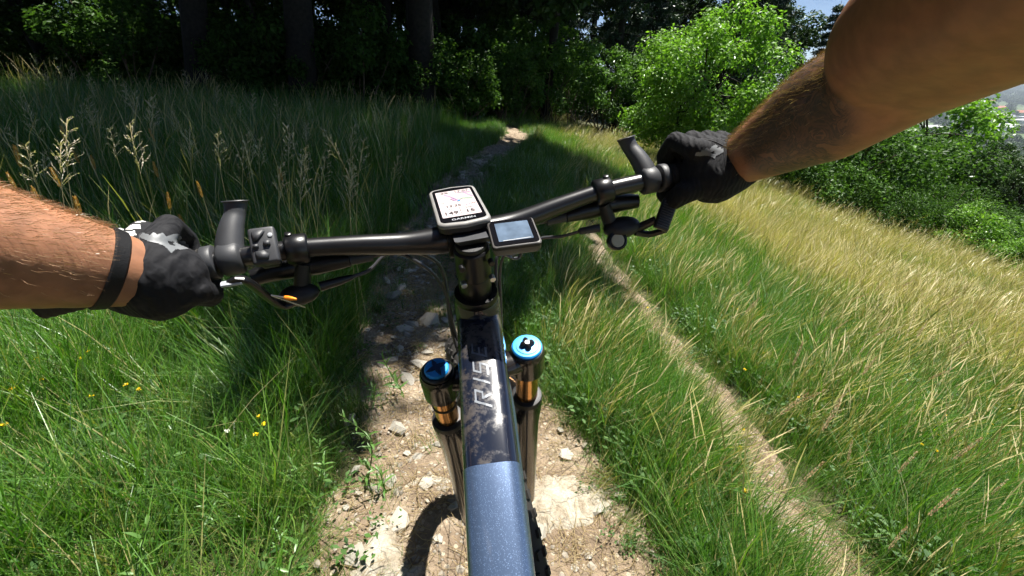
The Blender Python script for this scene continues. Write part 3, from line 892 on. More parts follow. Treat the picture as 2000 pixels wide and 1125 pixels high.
# dropper lever under the left bar, with its orange cable end
q = bl(-1, .2)
part('dropper_body', [ellipsoid(q(-.012, -.014, -.05), (.022, .014, .011), STEER[:3, :3]), tube([q(-.024, .0, -.02), q(-.016, -.008, -.046)], [.008, .009], 12)], M_PLASTIC, bike)
lp = unproj(452, 553, .395); lv = spline([q(-.01, -.022, -.052), q(.008, -.022, -.052), lp + bfr(-1, .2)[1] * -.012, lp], 5)
drop = part('dropper_lever', tube(lv, np.stack([np.linspace(.0045, .004, len(lv)), np.linspace(.006, .0075, len(lv))], 1), 12), M_BLACK, bike)
part('lever_pad', tube([lp + camv0 * .004 - bfr(-1, .2)[1] * .009, lp + camv0 * .004 + bfr(-1, .2)[1] * .008], [(.0025, .0055), (.0025, .0045)], 10), M_WHITE, drop)
part('barrel_adjuster', tube([q(-.034, -.012, -.046), q(-.056, -.008, -.046), q(-.07, -.006, -.045)], [.0055, .0048, .003], 12), M_BLACK, bike)
cable([q(-.07, -.006, -.045), q(-.09, -.0, -.044), q(-.115, .012, -.034), sp(-.065, .055, .158), sp(-.035, .05, .11), sp(-.03, .02, .03)], .0022)
e0, e1 = unproj(530, 577, .40), unproj(556, 581, .40)
part('cable_wire', tube([q(-.016, -.03, -.056), e0, e1], .0007, 8), M_SILVER, bike)
e2 = e1 + unit(e1 - e0) * .0115
part('cable_end_cap', tube([e1, e1 + (e2 - e1) * .25, e1 + (e2 - e1) * .6, e2], [.0019, .0023, .002, .0011], 12), M_ORANGE, bike)

# fork
crown = []
for g in (-1, 1):
    crown.append(xf(STEER @ frame(A(.066 * g, 0, 0), A(1, 0, 0), A(0, 1, 0), A(0, 0, 1)), lathe([(.0225, -.052), (.0255, -.048), (.0262, -.012), (.0255, -.003), (.0235, .0)], 28)))
    pth = spline([(.066 * g, 0, -.022), (.048 * g, -.004, -.02), (.028 * g, -.004, -.019), (0, 0, -.018)], 5)
    crown.append(tube([sp(*p) for p in pth], np.stack([np.linspace(.018, .013, len(pth)), np.linspace(.016, .024, len(pth))], 1), 20, ref=STEER[:3, 2]))
crown.append(xf(STEER, lathe([(.028, -.036), (.032, -.03), (.032, -.012), (.03, -.0095)], 28)))
part('fork_crown', crown, M_FORK, bike)
for g in (-1, 1):
    capm = STEER @ frame(A(.066 * g, 0, 0), A(1, 0, 0), A(0, 1, 0), A(0, 0, 1))
    part('fork_collar', xf(capm, lathe([(.0222, -.002), (.0222, .003), (.0205, .005), (.0175, .0052)], 32)), M_BLACK if g < 0 else M_BLUE, bike)
    cap = part('fork_cap', xf(capm, lathe([(.0172, .003), (.0172, .0075), (.0155, .0095), (.004, .0102)] if g < 0 else [(.0165, .0052), (.0165, .006), (.0155, .0064), (.004, .0064)], 32)), M_BLUE if g < 0 else simple('pale blue metal', (.12, .42, .85), .4, .4, .1, 80), bike)
    star = []
    for k in range(16):
        a_ = 2 * math.pi * k / 16 + (.25 if g < 0 else 0)
        star.append((math.cos(a_), math.sin(a_), (.0162, .0085, .0052, .0085)[k % 4] if g < 0 else (.0125, .0105, .0055, .0105)[k % 4]))
    V_, F_ = prism([(c * r_0, s_ * r_0) for c, s_, r_0 in star], .0096 if g < 0 else .0065, .0125, .18)
    knob = part('knob', xf(capm, (V_, F_)), simple('deep blue knob', (.004, .03, .11), .35, .3) if g < 0 else M_BLACK, cap, sharp=.3)
    if g > 0: part('knob_screw', xf(capm, lathe([(.0035, .0122), (.0035, .0135), (.0022, .0136), (.0018, .0125)], 14)), M_SILVER, cap)
    part('stanchion', xf(capm, lathe([(.0178, -.16), (.0178, -.045)], 32)), M_GOLD, bike)
    if g < 0: part('travel_ring', xf(capm, lathe([(.0178, -.0785), (.0192, -.0775), (.0192, -.0755), (.0178, -.0745)], 28)), M_RUBBER, bike)
    part('fork_seal', xf(capm, lathe([(.0181, -.116), (.0245, -.118), (.0255, -.124), (.0255, -.13)], 32)), M_PLASTIC, bike)
    leg = [xf(capm, lathe([(.0255, -.1265), (.0258, -.13), (.0248, -.155), (.0215, -.2), (.0205, -.45), (.0195, -.53)], 28)),
           tube([sp(.066 * g, 0, -.5), sp(.064 * g, .02, -.53), sp(.06 * g, .044, -.54)], [.021, .019, .015], 14)]
    part('fork_leg', leg, M_FORK, bike)
arch = spline([(-.06, .012, -.14), (-.055, .035, -.128), (-.03, .05, -.118), (.03, .05, -.118), (.055, .035, -.128), (.06, .012, -.14)], 5)
part('fork_arch', tube([sp(*p) for p in arch], np.full((len(arch), 2), (.008, .013)), 14), M_FORK, bike)

# wheels: tyre with knobs, rim, hub, spokes
def tyre_items(R0=.339, r0=.0325):
    n, m = 96, 18
    V, F = [], []
    for i in range(n):
        a_ = 2 * math.pi * i / n
        for j in range(m):
            b_ = 2 * math.pi * j / m
            rr = R0 + r0 * math.cos(b_)
            V.append((r0 * 1.02 * math.sin(b_), rr * math.cos(a_), rr * math.sin(a_)))
    F = [(i * m + j, ((i + 1) % n) * m + j, ((i + 1) % n) * m + (j + 1) % m, i * m + (j + 1) % m) for i in range(n) for j in range(m)]
    it = [(np.array(V), F)]
    kb = rbox(1, 1, 1, 0)
    for i in range(78):
        a0 = 2 * math.pi * i / 78
        rows = ((-.28, .0), (.28, .0), (-.98, .5), (.98, .5)) if i % 2 else ((-.62, .2), (.62, .2), (-1.12, .6), (1.12, .6))
        for b_, da in rows:
            a_ = a0 + da * .02
            c = A(math.sin(b_) * (r0 + .0005), (R0 + (r0 + .0005) * math.cos(b_)) * math.cos(a_), (R0 + (r0 + .0005) * math.cos(b_)) * math.sin(a_))
            er = A(0, math.cos(a_), math.sin(a_)); et = A(0, -math.sin(a_), math.cos(a_)); no = er * math.cos(b_) + A(1, 0, 0) * math.sin(b_); bi = np.cross(no, et)
            it.append((kb[0] @ np.stack([bi * .0095, et * .0125, no * .0075], 0) + c, kb[1]))
    return it
def wheel(name, M):
    w = part(name, [xf(M @ frame(A(0, 0, 0), A(0, 1, 0), A(0, 0, 1), A(1, 0, 0)), lathe([(.012, -.05), (.02, -.045), (.02, -.035), (.013, -.03), (.013, .03), (.02, .035), (.02, .045), (.012, .05)], 20))], M_BLACK, bike)
    part('tyre', [xf(M, t) for t in tyre_items()], M_RUBBER, w, sharp=.7)
    rim = []
    n = 72
    for i in range(1):
        V, F = [], []
        prof = ((-.015, .318), (-.0155, .308), (-.010, .297), (.010, .297), (.0155, .308), (.015, .318))
        for k in range(n):
            a_ = 2 * math.pi * k / n
            for x, r in prof: V.append((x, r * math.cos(a_), r * math.sin(a_)))
        m = len(prof)
        F = [(k * m + j, ((k + 1) % n) * m + j, ((k + 1) % n) * m + (j + 1) % m, k * m + (j + 1) % m) for k in range(n) for j in range(m)]
        rim.append(xf(M, (np.array(V), F)))
    part('rim', rim, M_BLACK, w)
    for k in range(28):
        a_ = 2 * math.pi * k / 28; g = 1 if k % 2 else -1; b_ = a_ + (.9 if (k // 2) % 2 else -.9)
        p = xf(M, (np.array([[.04 * g, .02 * math.cos(b_), .02 * math.sin(b_)], [0, .298 * math.cos(a_), .298 * math.sin(a_)]]), []))[0]
        part('spoke', tube(p, .001, 5), M_BLACK, w)
wheel('front_wheel', STEER @ frame(A(0, .044, -.54), A(1, 0, 0), A(0, 1, 0), A(0, 0, 1)))
wheel('rear_wheel', BIKE @ frame(A(0, -.95, -.475), A(1, 0, 0), A(0, 1, 0), A(0, 0, 1)))

# ------------------------------------------------------------------ GPS computer and motor display on the bar
def text_mesh(body, size, bold=0.0):
    cu = bpy.data.curves.new('text', 'FONT'); cu.body = body; cu.size = size; cu.align_x = 'CENTER'; cu.align_y = 'CENTER'; cu.offset = bold; cu.resolution_u = 3
    to = bpy.data.objects.new('text', cu); COL.objects.link(to)
    me = bpy.data.meshes.new_from_object(to.evaluated_get(bpy.context.evaluated_depsgraph_get()))
    V = np.array([v.co[:] for v in me.vertices]); F = [tuple(p.vertices) for p in me.polygons]
    bpy.data.objects.remove(to); bpy.data.meshes.remove(me); bpy.data.curves.remove(cu)
    return V, F
def rrect(w, h, r, n=6, bow=0.0):
    P = []
    for cx, cy, a0 in ((w / 2 - r, h / 2 - r, 0), (-w / 2 + r, h / 2 - r, 90), (-w / 2 + r, -h / 2 + r, 180), (w / 2 - r, -h / 2 + r, 270)):
        for i in range(n + 1):
            a_ = math.radians(a0 + 90 * i / n); P.append((cx + r * math.cos(a_), cy + r * math.sin(a_)))
        if bow and a0 == 0: P.append((0, h / 2 + bow))
        if bow and a0 == 180: P.append((0, -h / 2 - bow))
    return P
def loft(stack):
    """stack of (polygon, z): a body of stacked outlines"""
    n = len(stack[0][0])
    V = np.vstack([np.c_[np.array(p), np.full(n, z)] for p, z in stack])
    F = [(k * n + i, k * n + (i + 1) % n, (k + 1) * n + (i + 1) % n, (k + 1) * n + i) for k in range(len(stack) - 1) for i in range(n)]
    F.append(tuple(range(n))[::-1]); F.append(tuple(range((len(stack) - 1) * n, len(stack) * n)))
    return V, F
b0, t0_ = unproj(911, 440, .452), unproj(880, 366, .553)
ey = unit(t0_ - b0); ex = unproj(962, 437, .452) - unproj(858, 445, .452); ex = unit(ex - ey * (ex @ ey)); ez = np.cross(ex, ey)
GM = frame((b0 + t0_) / 2, ex, ey, ez)
GW, GL = .0585, .113
gps = empty('bike_computer', (b0 + t0_) / 2 - ez * .02, 'large black bike computer with map screen mounted over the stem', 'bike computer')
M_SCREENBK = simple('black screen glass', (.006, .006, .008), .08, 0, .1, 50, coat=.6)
M_CASE = simple('worn grey rim', (.24, .235, .225), .42, 0, .12, 60, .05, 900)
M_PAPER = simple('map screen grey', (.52, .45, .45), .3, 0, .03, 30)
def flat(poly, z, M): return xf(M, (np.c_[np.array(poly, float), np.full(len(poly), z)], [tuple(range(len(poly)))]))
part('case', xf(GM, loft([(rrect(GW - .008, GL - .01, .008, bow=.002), -.013), (rrect(GW, GL, .0095, bow=.003), -.009), (rrect(GW + .001, GL + .001, .0098, bow=.003), -.002), (rrect(GW, GL, .0095, bow=.003), .0)])), M_PLASTIC, gps, sharp=.8)
part('bezel', xf(GM, loft([(rrect(GW + .0012, GL + .0012, .0098, bow=.003), -.0035), (rrect(GW + .0012, GL + .0012, .0098, bow=.003), -.0005), (rrect(GW - .0015, GL - .0015, .0092, bow=.003), .0014), (rrect(GW - .0065, GL - .0085, .007, bow=.0025), .0016)])), M_CASE, gps, sharp=1.2)
glass = part('screen_glass', xf(GM, loft([(rrect(GW - .0068, GL - .0088, .007, bow=.0025), .0012), (rrect(GW - .0068, GL - .0088, .007, bow=.0025), .0019)])), M_SCREENBK, gps)
SM = GM @ frame(A(0, .002, .0021), A(1, 0, 0), A(0, 1, 0), A(0, 0, 1))
SW, SL = .0445, .082
scr = part('screen', flat(rrect(SW, SL, .0015, 3), 0, SM), M_PAPER, gps, recalc=False)
def ink(name, col): return simple(name, col, .35, 0, .02, 30)
I_GREEN, I_VIO, I_DARK, I_BLUE, I_RED, I_PINK = ink('map green', (.36, .44, .36)), ink('map violet', (.36, .24, .36)), ink('screen ink', (.05, .045, .05)), ink('map blue', (.05, .25, .5)), ink('map red', (.55, .12, .12)), ink('map pink', (.45, .36, .4))
def pr(name, poly, z, m): part(name, flat(poly, z, SM), m, scr, recalc=False)
pr('map_area', [(-.002, .012), (.02, .004), (.021, .026), (.008, .03), (.001, .024)], .0002, I_GREEN)
pr('map_area', [(-.021, .008), (-.01, .012), (-.006, .026), (-.02, .028)], .0002, I_PINK)
def road(pts, w, m, z=.0004):
    for p, q_ in zip(pts[:-1], pts[1:]): part('map_line', flat(bar_poly(p, q_, w), z, SM), m, scr, recalc=False)
road([(-.012, .03), (-.004, .018), (.002, .006), (.001, .002)], .0022, I_VIO)
road([(-.006, .014), (-.001, .004)], .0026, I_VIO, .0005)
road([(.012, .03), (.017, .02), (.021, .012)], .0026, I_VIO)
road([(.004, .031), (.021, .028)], .0018, I_VIO, .0005)
road([(.002, .004), (.008, .01), (.015, .009), (.02, .007)], .0006, I_DARK)
road([(-.02, .001), (-.015, .003)], .0008, I_RED)
pr('map_marker', [(.0005, .002), (.0045, .002), (.0025, .0072)], .0006, I_BLUE)
def word(body, x, y, size, m=I_DARK, M=None, bold=.0002, par=None, sx=1.0):
    V_, F_ = text_mesh(body, size, bold * .15); V_[:, 0] *= sx; V_[:, 0] += x; V_[:, 1] += y; V_[:, 2] = .0006
    part('print', xf(M if M is not None else SM, (V_, F_)), m, par or scr, recalc=False, smooth=False)
word('-2%', -.0125, .0345, .0085); word('17:07', .010, .0345, .0085)
word('13.25', -.006, -.0105, .0085); word('149', -.0115, -.031, .0115, bold=.0004); word('15', .0105, -.031, .0115, bold=.0004)
word('km', -.011, -.0205, .0035); word('km/h', .0105, -.0205, .0035)
for k in range(4): road([(.008 + k * .0035, -.0125 + .001 * k), (.0105 + k * .0035, -.0115 + .001 * k)], .0012, I_RED if k > 1 else I_VIO)
road([(-.021, -.017), (.021, -.017)], .0003, I_DARK); road([(0, -.018), (0, -.039)], .0003, I_DARK)
word('GARMIN', 0, -.0485, .0062, M_WHITE, GM @ frame(A(0, .0022, .0014), A(1, 0, 0), A(0, 1, 0), A(0, 0, 1)), .0003, glass, 1.15)
part('mount_tab', xf(GM @ frame(A(.004, -.062, -.0145), A(1, 0, 0), A(0, 1, 0), A(0, 0, 1)), loft([(rrect(.03, .018, .003), -.005), (rrect(.038, .022, .004), -.001), (rrect(.04, .024, .004), .002)])), M_GREYP, gps)
mt = GM[:3, :3] @ A(0, -.01, -.014) + GM[:3, 3]
part('mount_arm', tube(spline([mt, mt - ez * .012, sp(0, .05, .2), sp(0, .046, .19)], 4), np.full((13, 2), (.009, .006)), 12), M_PLASTIC, gps)

d0, d1 = unproj(1003, 452, .452), unproj(1040, 447, .4525)
dex = unit(unproj(1048, 448, .458) - unproj(960, 459, .452)); dey = unit(ey * .75 + ez * .12 - dex * (ey @ dex)); dey = unit(dey - dex * (dey @ dex)); dez = np.cross(dex, dey)
DM = frame(d0, dex, dey, dez)
disp = empty('motor_display', d0 - dez * .02, 'small grey rectangular display unit clamped beside the bike computer', 'display')
part('case', xf(DM, loft([(rrect(.048, .046, .004), -.013), (rrect(.052, .050, .005), -.009), (rrect(.052, .050, .005), -.001), (rrect(.050, .048, .0045), .0)])), simple('dark display case', (.10, .095, .09), .42, 0, .12, 60, .05, 900), disp, sharp=.8)
part('edge_band', xf(DM, loft([(rrect(.0524, .0504, .005), -.0045), (rrect(.0524, .0504, .005), -.0015)])), M_PLASTIC, disp, sharp=.8)
M_LCD = simple('blue grey display glass', (.10, .14, .2), .16, 0, .3, 60, coat=.8)
sg_ = part('screen_glass', xf(DM, loft([(rrect(.048, .046, .004), -.0002), (rrect(.048, .046, .004), .0008)])), M_SCREENBK, disp)
part('screen', flat(rrect(.037, .034, .001, 3), .0011, DM), M_LCD, disp, recalc=False)
part('display_line', flat(bar_poly((-.014, -.0165), (.016, -.0155), .0009), .0014, DM), M_WHITE, disp, recalc=False)
part('clamp', tube([DM[:3, :3] @ A(.0, .0, -.012) + d0, DM[:3, :3] @ A(.0, .006, -.03) + d0, sp(.038, .05, .19)], [.01, .009, .008], 12), M_PLASTIC, disp)
# ------------------------------------------------------------------ the rider
def skin_material():
    m, nt, b = new_mat('tanned skin')
    tc = N(nt, 'ShaderNodeTexCoord')
    n1 = N(nt, 'ShaderNodeTexNoise', Scale=16.0, Detail=6, Roughness=.6)
    n2 = N(nt, 'ShaderNodeTexNoise', Scale=420.0, Detail=3)
    n3 = N(nt, 'ShaderNodeTexNoise', Scale=75.0, Detail=2)
    vo = N(nt, 'ShaderNodeTexVoronoi', Scale=46.0)
    for n in (n1, n2, n3, vo): nt.links.new(tc.outputs['Object'], n.inputs['Vector'])
    c = mixc(nt, n1.outputs[0], (.23, .10, .05), (.42, .20, .108))
    bl2 = ramp(nt, [(.35, .82), (.65, 1.1)]); nt.links.new(n3.outputs[0], bl2.inputs[0]); c = mixc(nt, 1.0, c, bl2.outputs[0], 'MULTIPLY')
    # freckles and moles
    mo = ramp(nt, [(.03, .45), (.06, 1.0)]); nt.links.new(vo.outputs['Distance'], mo.inputs[0])
    c = mixc(nt, 1.0, c, mo.outputs[0], 'MULTIPLY')
    # ink tattoo on the inner right forearm: dark scrolls inside an oval patch
    def sphere_mask(p, r):
        d = N(nt, 'ShaderNodeVectorMath', operation='DISTANCE'); nt.links.new(tc.outputs['Object'], d.inputs[0]); d.inputs[1].default_value = p
        r_ = ramp(nt, [(r * .75, 1.0), (r, 0.0)]); nt.links.new(d.outputs['Value'], r_.inputs[0]); return r_.outputs[0]
    nw = N(nt, 'ShaderNodeTexNoise', Scale=46.0, Detail=4, Distortion=1.6)
    nt.links.new(tc.outputs['Object'], nw.inputs['Vector'])
    ln = ramp(nt, [(.36, .5), (.42, 1.0), (.5, .7), (.55, 1.0), (.6, .55), (.7, 1.0)]); nt.links.new(nw.outputs[0], ln.inputs[0])
    mk = N(nt, 'ShaderNodeMath', operation='MAXIMUM'); nt.links.new(sphere_mask(TATTOO[0], .056), mk.inputs[0]); nt.links.new(sphere_mask(TATTOO[1], .05), mk.inputs[1])
    ms = N(nt, 'ShaderNodeMath', operation='MULTIPLY'); nt.links.new(mk.outputs[0], ms.inputs[0]); nt.links.new(ln.outputs[0], ms.inputs[1])
    m8 = N(nt, 'ShaderNodeMath', operation='MULTIPLY'); nt.links.new(ms.outputs[0], m8.inputs[0]); m8.inputs[1].default_value = .93
    c = mixc(nt, m8.outputs[0], c, (.03, .028, .026))
    nt.links.new(c, b.inputs['Base Color'])
    b.inputs['Roughness'].default_value = .48
    b.inputs['Subsurface Weight'].default_value = .06
    b.inputs['Subsurface Radius'].default_value = (.012, .004, .002)
    b.inputs['Subsurface Scale'].default_value = .5
    ad = N(nt, 'ShaderNodeMath', operation='ADD'); nt.links.new(n2.outputs[0], ad.inputs[0]); nt.links.new(n3.outputs[0], ad.inputs[1])
    bp = N(nt, 'ShaderNodeBump', Strength=.25, Distance=.0008); nt.links.new(ad.outputs[0], bp.inputs['Height']); nt.links.new(bp.outputs[0], b.inputs['Normal'])
    return m

def blob(name, items, voxel, smooth=6, mat=None, parent=None):
    """overlapping shapes grown together into one continuous surface"""
    me = mesh_from(name, items)
    o = bpy.data.objects.new('tmp', me); COL.objects.link(o)
    r = o.modifiers.new('r', 'REMESH'); r.mode = 'VOXEL'; r.voxel_size = voxel
    s = o.modifiers.new('s', 'SMOOTH'); s.factor = .5; s.iterations = smooth
    out = bpy.data.meshes.new_from_object(o.evaluated_get(bpy.context.evaluated_depsgraph_get()))
    bpy.data.objects.remove(o); bpy.data.meshes.remove(me)
    out.name = name
    out.polygons.foreach_set('use_smooth', np.ones(len(out.polygons), bool))
    return obj(name, out, mat, parent)

C0 = A(0, 0, CZ)
WR, WL = unproj(1432, 322, .515), unproj(298, 540, .375)            # wrists
ER, EL = unproj(1790, 118, .335), C0 + A(-.47, .175, -.02)           # elbows
SR, SL_ = C0 + A(.225, .045, .135), C0 + A(-.215, .045, .135)        # shoulders
TATTOO = [tuple(unproj(1568, 215, .39)), tuple(unproj(1535, 290, .42))]

def chain(pts, rad, n=18): return tube(spline(pts, 6), np.interp(np.linspace(0, len(pts) - 1, (len(pts) - 1) * 6 + 1), np.arange(len(pts)), rad), n)
def limb(pts, rad):
    it = [chain(pts, rad)]
    for p, r in zip(pts, rad): it.append(ellipsoid(p, (r, r, r)))
    return it
def lerp(a, b, t): return a + (b - a) * t
camv = lambda p: unit(C0 - p)
parts_ = []
# right arm
fo = lerp(WR, ER, .5)
parts_ += limb([lerp(WR, ER, -.12), WR, lerp(WR, ER, .3), lerp(WR, ER, .62), ER], [.016, .0265, .0375, .049, .047])
mid = lerp(ER, SR, .5)
parts_ += limb([ER, lerp(ER, SR, .25), mid, lerp(ER, SR, .78), SR], [.047, .05, .054, .057, .062])
B0, B1 = unproj(1772, 60, .298), unproj(1750, 135, .335)             # biceps belly in front of the forearm
parts_ += limb([B1, B0, lerp(B0, SR, .5), SR], [.037, .046, .055, .06])
# left arm
parts_ += limb([lerp(WL, EL, -.12), WL, lerp(WL, EL, .2), lerp(WL, EL, .4), lerp(WL, EL, .62), EL], [.016, .0275, .0375, .0475, .051, .047])
parts_ += limb([EL, lerp(EL, SL_, .5), SL_], [.047, .053, .062])
# trunk, neck, head, legs (behind and below the camera)
parts_ += limb([SR, C0 + A(0, -.09, .17), SL_], [.064, .085, .064])
parts_ += limb([C0 + A(0, -.09, .17), C0 + A(0, -.01, .28), C0 + A(0, .02, .36)], [.075, .058, .06])
parts_.append(ellipsoid(C0 + A(0, .04, .42), (.076, .098, .115)))
parts_.append(ellipsoid(C0 + A(0, .145, .405), (.013, .018, .022)))
for g in (-1, 1): parts_.append(ellipsoid(C0 + A(.077 * g, .03, .41), (.012, .018, .03)))
for x in (-.06, .06): parts_ += limb([C0 + A(x, -.20, .1), C0 + A(x, -.36, -.04), C0 + A(x, -.56, -.2)], [.11, .105, .12])
for g in (-1, 1):
    foot = bp_(.14 * g, -.51 + .17 * g, -.48)
    kn = lerp(C0 + A(.1 * g, -.58, -.24), foot, .5) + A(.07 * g, .17, .02)
    parts_ += limb([C0 + A(.09 * g, -.58, -.24), kn, foot + A(0, -.04, .07)], [.095, .06, .042])
    parts_ += limb([foot + A(0, -.08, .045), foot + A(0, .1, .035)], [.04, .032])
person = empty('person', (0, -.55, Hs(0, -.55)), 'rider with bare hairy forearms and black gloves gripping the handlebar', 'person')
M_SKIN = skin_material()
body = blob('body', parts_, .0062, 7, M_SKIN, person)
M_JERSEY = simple('dark jersey', (.02, .022, .03), .85, 0, .2, 40, .2, 600)
jer = []
for x in (-.06, .06): jer += limb([C0 + A(x, -.20, .1), C0 + A(x, -.36, -.04), C0 + A(x, -.56, -.2)], [.118, .115, .13])
jer += limb([lerp(SR, ER, .12), C0 + A(0, -.11, .165), lerp(SL_, EL, .12)], [.074, .088, .074])
blob('jersey', jer, .012, 4, M_JERSEY, person)

def glove_material():
    m, nt, b = new_mat('black glove fabric')
    tc = N(nt, 'ShaderNodeTexCoord')
    n1 = N(nt, 'ShaderNodeTexNoise', Scale=30.0, Detail=3, Distortion=.8); n2 = N(nt, 'ShaderNodeTexNoise', Scale=1500.0, Detail=2); n3 = N(nt, 'ShaderNodeTexNoise', Scale=70.0, Detail=6)
    wv = N(nt, 'ShaderNodeTexWave', Scale=55.0, Distortion=7.0, Detail=2)
    for n in (n1, n2, n3, wv): nt.links.new(tc.outputs['Object'], n.inputs['Vector'])
    du = ramp(nt, [(.5, (.007, .0075, .010)), (.8, (.022, .022, .025))]); nt.links.new(n3.outputs[0], du.inputs[0]); nt.links.new(du.outputs[0], b.inputs['Base Color'])
    b.inputs['Roughness'].default_value = .8; b.inputs['Specular IOR Level'].default_value = .3
    mu = N(nt, 'ShaderNodeMath', operation='MULTIPLY_ADD'); nt.links.new(wv.outputs[0], mu.inputs[0]); mu.inputs[1].default_value = .35; nt.links.new(n1.outputs[0], mu.inputs[2])
    b1 = N(nt, 'ShaderNodeBump', Strength=.45, Distance=.004); nt.links.new(mu.outputs[0], b1.inputs['Height'])
    b2 = N(nt, 'ShaderNodeBump', Strength=.4, Distance=.0006); nt.links.new(n2.outputs[0], b2.inputs['Height']); nt.links.new(b1.outputs[0], b2.inputs['Normal']); nt.links.new(b2.outputs[0], b.inputs['Normal'])
    return m
# gloves: palm, four fingers round the grip, thumb underneath, cuff over the wrist
M_GLOVE = glove_material()
def glove(g, W, E):
    o, a, f, up = bfr(g, .262)
    q = lambda O, Fw, U: o + a * O + f * Fw + up * U
    it = []
    offs = (.017, .039, .060, .079); rads = (.0108, .0112, .0108, .0098)
    loc = np.array([(W - o) @ a, (W - o) @ f, (W - o) @ up])
    mcps = []
    for k, (O, r) in enumerate(zip(offs, rads)):
        mcp = q(O + .004, -.014 + .002 * k, .039 - .003 * k); mcps.append(mcp)
        ch = [mcp, q(O, .024, .035 - .002 * k), q(O, .041, .008), q(O, .026, -.019)]
        rr = [r * 1.18, r * 1.06, r, r * .9]
        for i in range(3): it.append(capsule(ch[i], ch[i + 1], rr[i], rr[i + 1], 12))
        it.append(capsule(mcp, lerp(mcp, W, .8), r * 1.25, .019, 12))
    pc = np.mean(mcps, 0)
    it.append(capsule(lerp(mcps[0], W, .45), lerp(mcps[3], W, .45), .0195, .0185))
    it.append(capsule(lerp(mcps[0], W, .75) - up * .006, lerp(mcps[3], W, .75) - up * .006, .021, .021))
    it.append(ellipsoid(lerp(q(.038, -.016, .004), W, .38), (.044, .034, .036), np.stack([a, f, up], 1)))
    it.append(capsule(W, lerp(W, q(.03, -.03, .0), .6), .034, .033))
    base = lerp(q(.012, -.035, .008), W, .38) - up * .008
    th = [base, q(.008, -.033, -.004), q(.004, -.018, -.024), q(.006, .006, -.028)]
    tr = [.0175, .0145, .0125, .0105]
    for i in range(3): it.append(capsule(th[i], th[i + 1], tr[i], tr[i + 1]))
    d = unit(E - W)
    r0 = .031 if g > 0 else .0315
    it.append(tube([lerp(pc, W, .6), W - d * .012, W + d * .004, W + d * .012], [.026, r0 * .98, r0 * 1.02, r0 * 1.04], 20))
    return blob('glove', it, .0023, 3, M_GLOVE, person), (o, a, f, up, q, pc, W, d)
gR, fR = glove(1, WR, ER)
gL, fL = glove(-1, WL, EL)
gR['label'] = 'right glove'; gL['label'] = 'left glove'
FOX = [(0, .27), (.06, .15), (.2, .18), (.25, .08), (.33, .13), (.42, .04), (.5, .12), (.6, .02), (.72, -.04), (.8, .0), (.78, .1), (.9, .08), (.93, .16), (.99, .15), (1, .28), (.85, .36), (.74, .38), (.68, .5), (.6, .42), (.5, .36), (.35, .33), (.2, .33)]
EYE = [(.55, .22), (.68, .2), (.66, .26), (.75, .29), (.6, .3)]
def fox(gl, px, py, d, size, ang):
    """the maker's animal-head emblem printed on the back of the hand"""
    c = unproj(px, py, d); nz = unit(C0 + A(0, 0, .02) - c)
    ex_ = A(1, 0, 0) - nz * nz[0]; ex_ = unit(ex_); ey_ = np.cross(nz, ex_)
    ca, sa = math.cos(ang), math.sin(ang)
    ex2, ey2 = ex_ * ca + ey_ * sa, -ex_ * sa + ey_ * ca
    P = [((x - .5) * size, -(y - .25) * size) for x, y in FOX]; Q = [((x - .5) * size, -(y - .25) * size) for x, y in EYE]
    decal('emblem', [P], c, ex2, ey2, nz, bvh_of(gl), simple('pale grey emblem print', (.15, .16, .17), .5, 0, .1, 200), gl, .0006, .0006, [Q])
fox(gL, 322, 472, .375, .036, -.25)
fox(gR, 1385, 300, .50, .030, .15)
# stitched seams over the back of each hand
M_SEAM = simple('grey stitching', (.03, .03, .034), .8)
for gl, fr in ((gL, fL), (gR, fR)):
    o, a, f, up, q, pc, W, d = fr
    tree = bvh_of(gl)
    for O in (.028, .05, .07):
        P_ = []
        for t in np.linspace(0, 1, 26):
            c_ = lerp(q(O, .012, .02), lerp(q(.05, 0, 0), W, .86) + a * (O - .05) * .5, t)
            h = tree.ray_cast(Vector(c_ + unit(up * .8 - f * .5) * .08), Vector(-unit(up * .8 - f * .5)), .12)
            if h[0] is not None: P_.append(np.array(h[0]) + np.array(h[1]) * .0002)
        if len(P_) > 6: part('seam', tube(P_, .0006, 5), M_SEAM, gl)
# raised white rubber print on the outer side of the left glove
c_ = unproj(258, 446, .40); nz = unit(C0 - c_); ex_ = unit(A(1, 0, 0) - nz * nz[0]); ey_ = np.cross(nz, ex_)
decal('white_grip_print', [bar_poly((-.012, .006 - .006 * k), (.010 - .004 * k, .008 - .006 * k), .0042) for k in range(3)], c_, ex_, ey_, nz, bvh_of(gL),
      simple('white rubber print', (.55, .55, .53), .6, 0, .08, 300, .3, 900), gL, .0007, .0012)
# watch strap on the left wrist
d = unit(EL - WL); c1 = WL + d * .029
tr_ = tube([c1 - d * .0055, c1 - d * .0042, c1 + d * .0042, c1 + d * .0055], [.0315, .0335, .0355, .0345], 32)
part('wrist_strap', tr_, simple('black strap', (.006, .006, .007), .6, 0, .2, 60, .2, 800, spec=.3), person)

